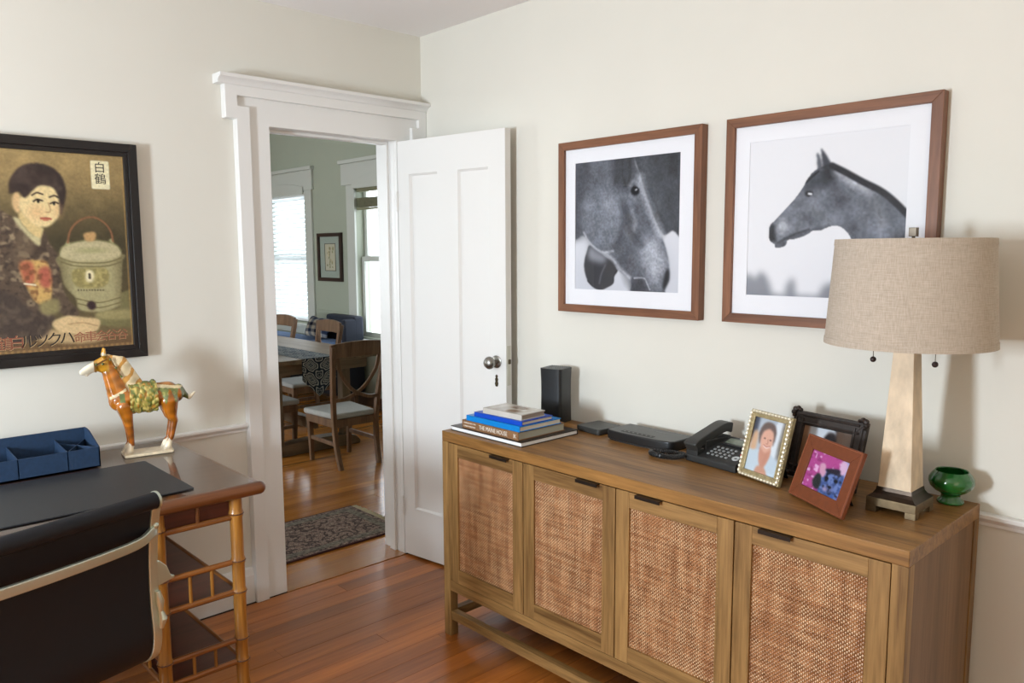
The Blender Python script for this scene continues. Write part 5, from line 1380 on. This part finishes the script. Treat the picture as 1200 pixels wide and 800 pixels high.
for sy in (-1, 1):
    y_ = sy * HWc
    fl = [(0.012, 0.010)] * len(prof)
    fr_ = MB().path([(p_[0], y_, p_[1]) for p_ in prof], 0.01, flat=fl, up=(0, 0, 1)).build('side_rail', CHR, oc, bevel=0.003, segs=2)
    MB().path([(tp[0] - 0.002, y_ - sy * 0.004, tp[1] - 0.002), (tp[0] - 0.002, y_ + sy * 0.002, tp[1] - 0.002)], 0.0225, 18).build('rail_cap', CHR, fr_, smooth=True, angle=50)
    # arm bracket and lower fixing
    ab = MB().prism([(y_ + sy * a_, z_) for a_, z_ in ((0.004, 0.700), (0.018, 0.703), (0.040, 0.680), (0.050, 0.652), (0.060, 0.650), (0.060, 0.643), (0.004, 0.636))], -0.292, -0.262, 'yz').build('arm_bracket', CHR, oc, bevel=0.004, segs=2)
    MB().path(curve([(-0.265, y_ + sy * 0.034, 0.645), (-0.150, y_ + sy * 0.034, 0.643), (0.02, y_ + sy * 0.030, 0.635), (0.10, y_ + sy * 0.030, 0.610), (0.13, y_ + sy * 0.028, 0.54), (0.10, y_ + sy * 0.020, 0.47), (0.04, y_ + sy * 0.012, 0.455)], 5), 0.01, flat=(0.016, 0.006), up=(0, 0, 1)).build('arm', CHR, oc, bevel=0.003)
    MB().path([(-0.296, y_ + sy * 0.006, 0.628), (-0.300, y_ + sy * 0.008, 0.60), (-0.298, y_ + sy * 0.010, 0.575), (-0.302, y_ + sy * 0.012, 0.555), (-0.296, y_ + sy * 0.010, 0.53)], [0.006, 0.010, 0.006, 0.011, 0.006], 10).build('bracket_bolt', CHR, oc, smooth=True)
bar = curve([(-0.300, -HWc - 0.006, 0.789), (-0.311, -HWc + 0.014, 0.786), (-0.326, -HWc + 0.055, 0.778), (-0.334, -HWc + 0.13, 0.776), (-0.338, 0, 0.776), (-0.334, HWc - 0.13, 0.776), (-0.326, HWc - 0.055, 0.778), (-0.311, HWc - 0.014, 0.786), (-0.300, HWc + 0.006, 0.789)], 6)
MB().path(bar, 0.01, flat=(0.006, 0.0125), up=(0, 0, 1)).build('back_spreader', CHR, oc, bevel=0.003, segs=2)
for sy in (-1, 1): MB().sphere((-0.306, sy * (HWc + 0.002), 0.800), 0.009, 12, 8).build('spreader_bolt', CHR, oc, smooth=True)
MB().path([(0.0, -HWc, 0.44), (0.0, 0, 0.405), (0.0, HWc, 0.44)], 0.01, flat=(0.02, 0.006), up=(0, 0, 1)).build('seat_spreader', CHR, oc, bevel=0.002)
MB().lathe([(0.045, 0.36), (0.045, 0.40), (0.018, 0.405), (0.0, 0.405)], 20).build('tilt_housing', BPM, oc, smooth=True)
MB().lathe([(0.0, 0.10), (0.030, 0.10), (0.030, 0.24), (0.016, 0.245), (0.016, 0.37), (0, 0.37)], 20).build('gas_column', CHR, oc, smooth=True)
for k in range(5):
    a = 2 * math.pi * k / 5 + 0.5
    arm = MB().path([(0.02 * math.cos(a), 0.02 * math.sin(a), 0.125), (0.16 * math.cos(a), 0.16 * math.sin(a), 0.105), (0.30 * math.cos(a), 0.30 * math.sin(a), 0.075)], 0.01, flat=[(0.022, 0.016), (0.018, 0.013), (0.012, 0.010)], up=(0, 0, 1)).build('base_arm', CHR, oc, bevel=0.003)
    cs = MB().path([(0.29 * math.cos(a) - 0.012 * math.sin(a), 0.29 * math.sin(a) + 0.012 * math.cos(a), 0.0285), (0.29 * math.cos(a) + 0.012 * math.sin(a), 0.29 * math.sin(a) - 0.012 * math.cos(a), 0.0285)], 0.028, 16).path([(0.29 * math.cos(a), 0.29 * math.sin(a), 0.03), (0.29 * math.cos(a), 0.29 * math.sin(a), 0.08)], 0.006, 8)
    cs.build('castor', BPM, arm, smooth=True)

# ------------------------------------------------------------------ rug in the dining doorway
def rug_mat():
    m, nt, b = base_mat('persian_rug_pile'); L = nt.links
    tc = node(nt, 'ShaderNodeTexCoord')
    v1 = node(nt, 'ShaderNodeTexVoronoi', Scale=40.0); v2 = node(nt, 'ShaderNodeTexNoise', Scale=46.0, Detail=3.0)
    L.new(tc.outputs['Object'], v1.inputs['Vector']); L.new(tc.outputs['Object'], v2.inputs['Vector'])
    r1 = ramp(nt, [(0.0, S(58, 44, 46)), (0.34, S(104, 66, 62)), (0.42, S(176, 164, 148)), (0.50, S(96, 70, 66)), (0.60, S(160, 140, 126)), (0.70, S(60, 50, 52)), (1.0, S(128, 112, 100))])
    mx = node(nt, 'ShaderNodeMath', operation='ADD'); hf = node(nt, 'ShaderNodeMath', operation='MULTIPLY'); hf.inputs[1].default_value = 0.62
    L.new(v1.outputs['Distance'], mx.inputs[0]); L.new(v2.outputs['Fac'], mx.inputs[1]); L.new(mx.outputs[0], hf.inputs[0]); L.new(hf.outputs[0], r1.inputs[0])
    L.new(r1.outputs[0], b.inputs['Base Color']); b.inputs['Roughness'].default_value = 0.95; b.inputs['Specular IOR Level'].default_value = 0.1
    bp = node(nt, 'ShaderNodeBump', Strength=0.6, Distance=0.003); L.new(v2.outputs['Fac'], bp.inputs['Height']); L.new(bp.outputs[0], b.inputs['Normal'])
    return m
RUG = rug_mat()
RX0, RX1, RY0, RY1 = -0.775, -0.262, -1.02, 0.028
rg = thing('rug', 'small patterned oriental rug with cream fringe just inside the dining room', 'rug', (0, 0, 0.001))
MB().box(RX0, RX1, RY0, RY1, 0, 0.009).build('pile', RUG, rg, bevel=0.003)
RB = mat('rug_binding', S(62, 28, 26), 0.9)
MB().box(RX1 - 0.006, RX1 + 0.005, RY0, RY1, 0, 0.0095).build('binding', RB, rg, bevel=0.002); MB().box(RX0 - 0.005, RX0 + 0.006, RY0, RY1, 0, 0.0095).build('binding', RB, rg, bevel=0.002)
BORD = mat('rug_border', S(112, 104, 92), 0.95, vary=0.75, vscale=60, bump=0.4, bscale=90)
bd = MB()
for a, b_, c_, d_ in ((RX0 + .03, RX0 + .075, RY0 + .03, RY1 - .03), (RX1 - .075, RX1 - .03, RY0 + .03, RY1 - .03), (RX0 + .075, RX1 - .075, RY1 - .075, RY1 - .03), (RX0 + .075, RX1 - .075, RY0 + .03, RY0 + .075)): bd.box(a, b_, c_, d_, 0.0085, 0.0098)
bd.build('border', BORD, rg)
fr = MB(); n = 70
for y_, s_ in ((RY1, 1), (RY0, -1)):
    for i in range(n):
        x_ = RX0 + (i + .5) * (RX1 - RX0) / n; j = random.uniform(-.004, .004)
        fr.path([(x_, y_ - s_ * .002, 0.004), (x_ + j * .5, y_ + s_ * .014, 0.005), (x_ + j, y_ + s_ * random.uniform(.034, .046), 0.0015)], 0.0026, 4)
o = fr.build('fringe', mat('cream_fringe', S(206, 194, 166), 0.95), rg); o['kind'] = 'stuff'

# ------------------------------------------------------------------ dining windows
BLIND = mat('white_blind_slat', S(244, 246, 246), 0.6)
def translucent(name, col):
    m, nt, b = base_mat(name); L = nt.links
    tr = node(nt, 'ShaderNodeBsdfTranslucent'); tr.inputs['Color'].default_value = col
    mx = node(nt, 'ShaderNodeMixShader'); mx.inputs[0].default_value = 0.45
    b.inputs['Base Color'].default_value = col; b.inputs['Roughness'].default_value = 0.6
    L.new(b.outputs[0], mx.inputs[1]); L.new(tr.outputs[0], mx.inputs[2]); L.new(mx.outputs[0], nt.nodes['Material Output'].inputs['Surface'])
    return m
SLAT = translucent('thin_white_slat', S(244, 247, 248))
OLIVE = mat('olive_wood_blind', S(128, 126, 98), 0.6, vary=0.15, vscale=30)
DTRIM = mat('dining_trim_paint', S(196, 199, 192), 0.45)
def dining_window(name, W, head_x0, head_x1):
    r = thing(name, None, None, kind='structure')
    x0, x1, z0, z1 = W; y = DY1
    # casing with cap
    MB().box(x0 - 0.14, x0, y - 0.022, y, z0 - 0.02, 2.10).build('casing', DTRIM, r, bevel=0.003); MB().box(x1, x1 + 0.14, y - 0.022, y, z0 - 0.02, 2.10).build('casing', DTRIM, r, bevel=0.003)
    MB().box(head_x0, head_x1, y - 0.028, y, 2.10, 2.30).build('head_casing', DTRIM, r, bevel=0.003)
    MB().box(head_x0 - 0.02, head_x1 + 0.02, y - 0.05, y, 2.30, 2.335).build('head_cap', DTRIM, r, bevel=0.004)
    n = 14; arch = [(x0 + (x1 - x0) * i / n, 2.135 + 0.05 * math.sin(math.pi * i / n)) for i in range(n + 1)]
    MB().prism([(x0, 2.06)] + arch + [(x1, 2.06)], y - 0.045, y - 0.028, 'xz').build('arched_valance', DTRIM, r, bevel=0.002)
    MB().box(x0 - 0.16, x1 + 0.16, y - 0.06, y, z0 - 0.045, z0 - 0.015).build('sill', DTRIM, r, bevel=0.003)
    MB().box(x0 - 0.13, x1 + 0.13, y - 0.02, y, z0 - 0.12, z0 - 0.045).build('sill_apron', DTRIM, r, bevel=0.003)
    e = 0.045; zm = 1.405
    for a, b_, c_, d_, t in ((x0, x1, zm - 0.02, z1, 0.085), (x0, x1, z0, zm + 0.02, 0.05)):
        s = thing('sash', None, None); s.parent = r
        m = MB().box(a, a + e, y + t, y + t + 0.03, c_, d_).box(b_ - e, b_, y + t, y + t + 0.03, c_, d_).box(a + e, b_ - e, y + t, y + t + 0.03, c_, c_ + e).box(a + e, b_ - e, y + t, y + t + 0.03, d_ - e, d_)
        m.build('sash_frame', DTRIM, s)
        MB().box(a + e, b_ - e, y + t + 0.012, y + t + 0.016, c_ + e, d_ - e).build('pane', GLASS, s)
    return r
w1 = dining_window('window_3', W1, -5.42, -4.19)
w2 = dining_window('window_4', W2, -3.63, -2.30)
bl = thing('window_blind', 'white slatted venetian blind lowered over the dining window by the settee', 'blind', (0, DY1 + 0.028, 0))
MB().box(W1[0] + 0.01, W1[1] - 0.01, -0.025, 0.025, 2.045, 2.085).build('head_rail', BLIND, bl, bevel=0.003)
ns = 27; slat = MB().hexa([(W1[0] + .012, -0.014, -0.020), (W1[1] - .012, -0.014, -0.020), (W1[1] - .012, 0.014, 0.018), (W1[0] + .012, 0.014, 0.018)], [(W1[0] + .012, -0.016, -0.0185), (W1[1] - .012, -0.016, -0.0185), (W1[1] - .012, 0.012, 0.0195), (W1[0] + .012, 0.012, 0.0195)]).mesh('slat')
slat.materials.append(SLAT)
for i in range(ns):
    o = link(bpy.data.objects.new('slat', slat), bl); o.location = (0, 0, 2.025 - i * (2.025 - 0.785) / (ns - 1))
MB().box(W1[0] + 0.01, W1[1] - 0.01, -0.02, 0.02, 0.745, 0.765).build('bottom_rail', BLIND, bl, bevel=0.003)
for x_ in (W1[0] + .14, W1[1] - .14):
    MB().path([(x_, -0.023, 2.05), (x_, -0.023, 0.76)], 0.0012, 5).build('ladder_cord', BLIND, bl)
ob = thing('window_blind', 'olive wooden blind gathered up at the top of the dining window', 'blind', (0, DY1 + 0.022, 0))
MB().box(W2[0] + 0.01, W2[1] - 0.01, -0.02, 0.02, 2.03, 2.085).build('head_rail', OLIVE, ob, bevel=0.003)
for i in range(14):
    MB().box(W2[0] + 0.012, W2[1] - 0.012, -0.021 + random.uniform(-.002, .002), 0.021, 1.885 + i * 0.0065, 1.8885 + i * 0.0065).build('slat', OLIVE, ob)
MB().box(W2[0] + 0.01, W2[1] - 0.01, -0.021, 0.021, 1.862, 1.880).build('bottom_rail', OLIVE, ob, bevel=0.003)
for x_ in (W2[0] + .15, W2[1] - .15): MB().path([(x_, -0.021, 2.04), (x_, -0.021, 1.87)], 0.001, 5).build('ladder_cord', OLIVE, ob)

# botanical print between the windows
bp_ = thing('framed_print', 'small dark framed botanical print hung between the dining room windows', 'picture', (-3.895, DY1 - 0.001, 1.418))
FD = mat('dark_brown_frame', S(52, 32, 26), 0.4)
mitred_frame(bp_, 0.229, 0.239, 0.036, 0.026, FD, FD)
MB().box(-0.20, 0.20, -0.008, -0.0005, -0.21, 0.21).build('mat_board', mat('grey_green_mat', S(150, 160, 150), 0.8), bp_)
bc = Canvas(60, 80, (186, 182, 160), 1.33)
for i in range(26):
    a, b_ = random.uniform(.2, .8), random.uniform(.12, .88); bc.ell(a, b_, random.uniform(.03, .08), random.uniform(.02, .05), random.choice([(120, 122, 84), (150, 134, 96), (206, 194, 150), (98, 104, 70)]), 0.8, 0.4, random.uniform(0, 3))
bc.stroke([(.5, .9), (.45, .5), (.55, .15)], 0.015, (96, 92, 64), .8)
bc.build('print', bp_, lambda u, v: (-0.095 + u * 0.19, np.full_like(u, -0.0095), 0.13 - v * 0.26), PRINT)
lb = MB()
for a, b_, c_, d_ in ((-.102, .102, .130, .136), (-.102, .102, -.136, -.130), (-.102, -.096, -.13, .13), (.096, .102, -.13, .13)): lb.box(a, b_, -0.0105, -0.008, c_, d_)
lb.build('print_border', FD, bp_)
MB().box(-0.195, 0.195, -0.0165, -0.0150, -0.205, 0.205).build('glazing', PGLASS, bp_)

# ------------------------------------------------------------------ dining table and runner
GW = lambda ax: wood('grey_brown_oak_' + ax, S(94, 80, 64), S(146, 128, 106), ax, 16, 0.45, bump=0.15)
GWX, GWY, GWZ = GW('x'), GW('y'), GW('z')
TT = 0.72; TX0, TX1, TY0, TY1 = -4.05, -1.915, 0.12, 1.00
tb = thing('dining_table', 'grey-brown wooden trestle dining table with curved brackets and patterned runner', 'table', (0, 0, 0))
MB().box(TX0, TX1, TY0, TY1, TT - 0.034, TT).build('top', GWX, tb, bevel=0.004)
MB().box(TX1 - 0.10, TX1 - 0.075, TY0 + .06, TY1 - .06, TT - 0.115, TT - 0.034).build('end_apron', GWY, tb, bevel=0.002); MB().box(TX0 + 0.075, TX0 + 0.10, TY0 + .06, TY1 - .06, TT - 0.115, TT - 0.034).build('end_apron', GWY, tb, bevel=0.002)
for y_ in (TY0 + .06, TY1 - .085): MB().box(TX0 + .1, TX1 - .1, y_, y_ + 0.025, TT - 0.105, TT - 0.034).build('side_apron', GWX, tb, bevel=0.002)
for xc in (-2.13, -3.32):
    ym = (TY0 + TY1) / 2
    MB().prism(curve([(ym - .36, 0.03), (ym - .30, 0.075), (ym - .12, 0.095), (ym + .12, 0.095), (ym + .30, 0.075), (ym + .36, 0.03)], 5) + [(ym + .36, 0.0), (ym - .36, 0.0)], xc - 0.055, xc + 0.055, 'yz').build('trestle_foot', GWY, tb, bevel=0.006)
    for y_ in (ym - .30, ym + .26):
        MB().hexa([(xc - .04, y_ - .035, .08), (xc + .04, y_ - .035, .08), (xc + .04, y_ + .035, .08), (xc - .04, y_ + .035, .08)], [(xc - .035, y_ - .035, .60), (xc + .035, y_ - .035, .60), (xc + .035, y_ + .035, .60), (xc - .035, y_ + .035, .60)]).build('trestle_post', GWZ, tb, bevel=0.004)
    MB().prism([(ym - .36, TT - .034), (ym - .36, TT - .07), (ym - .28, TT - .09), (ym - .24, TT - .13), (ym + .24, TT - .13), (ym + .28, TT - .09), (ym + .36, TT - .07), (ym + .36, TT - .034)], xc - .03, xc + .03, 'yz').build('bracket', GWY, tb, bevel=0.003)
MB().box(-3.32, -2.13, 0.53, 0.59, 0.16, 0.24).build('stretcher', GWX, tb, bevel=0.003)
# runner: on top, then hanging to a point at the end
RNW = 0.135; rc = 0.492
def trellis(c, cells_u, cells_v):
    a = np.abs(((c.u * cells_u) % 1) - .5) * 2; b_ = np.abs(((c.vv * cells_v) % 1) - .5) * 2
    f1_ = np.cos(c.u * cells_u * 2 * math.pi) + np.cos(c.vv * cells_v * 2 * math.pi)
    f1_ = f1_ + 0.35 * np.cos(c.u * cells_u * 4 * math.pi) * np.cos(c.vv * cells_v * 4 * math.pi)
    line = np.zeros_like(f1_)
    for lv, wd in ((0.0, 0.20), (1.05, 0.17), (-1.05, 0.17), (1.95, .12), (-1.6, .1)): line = np.maximum(line, np.clip((wd - np.abs(f1_ - lv)) / 0.08, 0, 1))
    c.put(line, (206, 206, 198), 1.0); return c
run = thing('table_runner', 'navy and cream trellis patterned runner with a pointed end on the table', 'table runner', (0, 0, 0))
RM = print_mat('runner_cloth', 0.9, 0.1)
ct = trellis(Canvas(60, 400, (40, 58, 78), 1.9 / 0.27), 2, 14)
ct.build('runner_top', run, lambda u, v: (TX0 + 0.1 + v * (TX1 - TX0 - 0.1 + 0.003), rc - RNW + u * 2 * RNW, np.full_like(u, TT + 0.0025)), RM)
ch = trellis(Canvas(90, 90, (30, 42, 58), 1.0), 2.0, 2.2)
def hang(u, v):
    lim = 0.155 + (0.5 - np.abs(u - .5)) * 2 * 0.125
    z_ = TT + 0.0025 - v * lim
    return np.full_like(u, TX1 + 0.003) + 0.004 * np.sin(u * 9) * v, rc - RNW + u * 2 * RNW, z_
ch.build('runner_end', run, hang, RM)

# ------------------------------------------------------------------ dining chairs
CHW = wood('taupe_chair_wood', S(88, 66, 50), S(142, 112, 88), 'z', 18, 0.42, bump=0.15)
SEAT = mat('pale_grey_seat_cloth', S(178, 180, 178), 0.85, bump=0.2, bscale=200, vary=0.05, vscale=40)
def dining_chair(label):
    c = thing('dining_chair', label, 'chair', group='dining chairs around the table')
    ZS = 0.352
    for sy in (-1, 1):
        pts = curve([(-0.235, sy * 0.150, 0.0), (-0.195, sy * 0.158, 0.16), (-0.185, sy * 0.165, 0.34), (-0.205, sy * 0.178, 0.52), (-0.245, sy * 0.196, 0.74), (-0.262, sy * 0.202, 0.845)], 4)
        MB().path(pts, 0.01, flat=(0.015, 0.017), up=(1, 0, 0)).build('leg', CHW, c, bevel=0.004)
        MB().hexa([(0.155, sy * .150 - .013, 0), (0.181, sy * .150 - .013, 0), (0.181, sy * .150 + .013, 0), (0.155, sy * .150 + .013, 0)], [(0.150, sy * .158 - .018, .33), (0.190, sy * .158 - .018, .33), (0.190, sy * .158 + .018, .33), (0.150, sy * .158 + .018, .33)]).build('leg', CHW, c, bevel=0.003)
        MB().path([(-0.19, sy * .158, 0.17), (0.165, sy * .153, 0.17)], 0.01, flat=(0.009, 0.013), up=(0, 0, 1)).build('stretcher', CHW, c, bevel=0.002)
        arc = curve([(-0.246, -sy * 0.165, 0.775), (-0.238, -sy * 0.135, 0.66), (-0.220, -sy * 0.045, 0.545), (-0.214, sy * 0.075, 0.485), (-0.212, sy * 0.170, 0.478)], 6)
        MB().path([(q_[0] + 0.004 * sy, q_[1], q_[2]) for q_ in arc], 0.01, flat=(0.012, 0.006), up=(1, 0, 0)).build('cross_splat', CHW, c, bevel=0.002)
    top = [(-0.250 - 0.022 * (1 - (k / 6 - 1) ** 2), -0.214 + k * 0.428 / 12) for k in range(13)]
    m = MB(); vs = []; fs = []
    for x_, y_ in top:
        hgt = 0.878 - 0.018 * (y_ / 0.214) ** 2
        for dx in (-0.011, 0.011):
            for z_ in (0.772, hgt): vs.append((x_ + dx + (0.006 if z_ < .8 else 0), y_, z_))
    for i in range(12):
        a = i * 4; b_ = a + 4
        fs += [(a, b_, b_ + 1, a + 1), (a + 2, a + 3, b_ + 3, b_ + 2), (a + 1, b_ + 1, b_ + 3, a + 3), (a, a + 2, b_ + 2, b_)]
    fs += [(0, 1, 3, 2), (48, 50, 51, 49)]
    m.add(vs, fs).build('top_rail', CHW, c, bevel=0.004)
    MB().prism([(-0.185, -0.165), (0.188, -0.178), (0.188, 0.178), (-0.185, 0.165)], 0.285, 0.338).build('seat_frame', CHW, c, bevel=0.003)
    MB().prism([(-0.180, -0.160), (0.200, -0.190), (0.205, 0.190), (-0.180, 0.160)], 0.338, 0.378).build('seat_cushion', SEAT, c, bevel=0.014, segs=3)
    return c
dc = dining_chair('cross-back dining chair with pale seat at the runner end of the table, back to doorway')
dc.location = (-1.715, 0.545, 0); dc.rotation_euler = (0, 0, math.radians(180 - 1))
for (x_, y_, a, lab) in ((-2.42, 0.30, 90, 'dining chair tucked under the table below the hanging runner'), (-3.06, 0.99, -92, 'cross-back dining chair on the settee side of the table nearer its runner end'), (-3.88, 0.99, -88, 'cross-back dining chair beside the table in front of the slatted blind')):
    c = copy_tree(dc); c.location = (x_, y_, 0); c.rotation_euler = (0, 0, math.radians(a)); c['label'] = lab

# ------------------------------------------------------------------ settee under the window
NAVC = mat('dark_navy_upholstery', S(34, 40, 54), 0.8); BLUC = mat('blue_seat_cushion', S(88, 112, 150), 0.9, vary=0.1, vscale=30)
sf = thing('settee', 'dark navy settee with blue seat cushion below the dining room window', 'settee', (0, 0, 0))
SX0, SX1, SY0, SY1 = -5.10, -3.27, 1.41, 1.745
MB().box(SX0, SX1, SY0, SY1, 0.14, 0.52).build('seat_base', NAVC, sf, bevel=0.02, segs=3)
MB().box(SX0 + .05, SX1 - .06, SY0 - .01, SY1 - .1, 0.52, 0.635).build('seat_cushion', BLUC, sf, bevel=0.035, segs=3)
MB().box(SX1 - 0.52, SX1, SY1 - .11, SY1, 0.50, 0.868).build('back', NAVC, sf, bevel=0.025, segs=3)
MB().box(SX1 - .065, SX1, SY0 + .12, SY1 - .08, 0.50, 0.845).build('arm', NAVC, sf, bevel=0.02, segs=3)
for x_ in (SX0 + .08, SX1 - .08):
    for y_ in (SY0 + .06, SY1 - .06): MB().lathe([(0.0, 0), (0.016, 0), (0.026, 0.145), (0, 0.145)], 12, (x_, y_, 0)).build('leg', CHW, sf, smooth=True)
def pillow_canvas():
    c = Canvas(48, 48, (196, 190, 176), 1.0)
    for i in range(4):
        if i % 2 == 0:
            c.put(((c.u * 3.4 % 1) < .5).astype(float), (40, 58, 92), 0.28); c.put(((c.vv * 3.0 % 1) < .5).astype(float), (34, 44, 70), 0.28)
    c.put((((c.u * 3.4) % 1 < .5) & ((c.vv * 3.0) % 1 < .5)).astype(float), (26, 36, 60), .8)
    return c
pl = thing('cushion', 'navy and cream plaid cushion leaning on the settee', 'cushion', (-3.77, 1.50, 0.632), 0)
pc = pillow_canvas(); PLD = print_mat('plaid_cloth', 0.9, 0.1)
for s_, nm in ((1, 'front_cover'), (-1, 'back_cover')):
    def fn(u, v, s_=s_):
        a = (u - .5) * 2; b_ = (v - .5) * 2; p_ = np.clip(1 - np.abs(a) ** 3, 0, 1) * np.clip(1 - np.abs(b_) ** 3, 0, 1)
        k = 1 - .06 * (np.abs(a) ** 2) * (1 - np.abs(b_)) - 0.0
        x_ = a * .205 * k; z_ = -b_ * .098 * (1 - .05 * (1 - np.abs(a))); y_ = -s_ * 0.055 * p_ ** .6
        ti = math.radians(24); return x_, y_ * math.cos(ti) + (z_ + .098) * math.sin(ti), (z_ + .098) * math.cos(ti) - y_ * math.sin(ti) + .02
    o = pc.build(nm, pl, fn, PLD); o.data.polygons.foreach_set('use_smooth', [True] * len(o.data.polygons))
pl2 = thing('cushion', 'plain deep blue cushion peeking out behind the plaid one', 'cushion', (-3.93, 1.625, 0.650), 0)
MB().prism([(-.13, 0.0), (.13, .0), (.10, .155), (-.085, .185), (-.11, .18)], -.02, .02, 'xz').build('cover', mat('deep_blue_cloth', S(24, 48, 84), .85), pl2, bevel=0.018, segs=3)
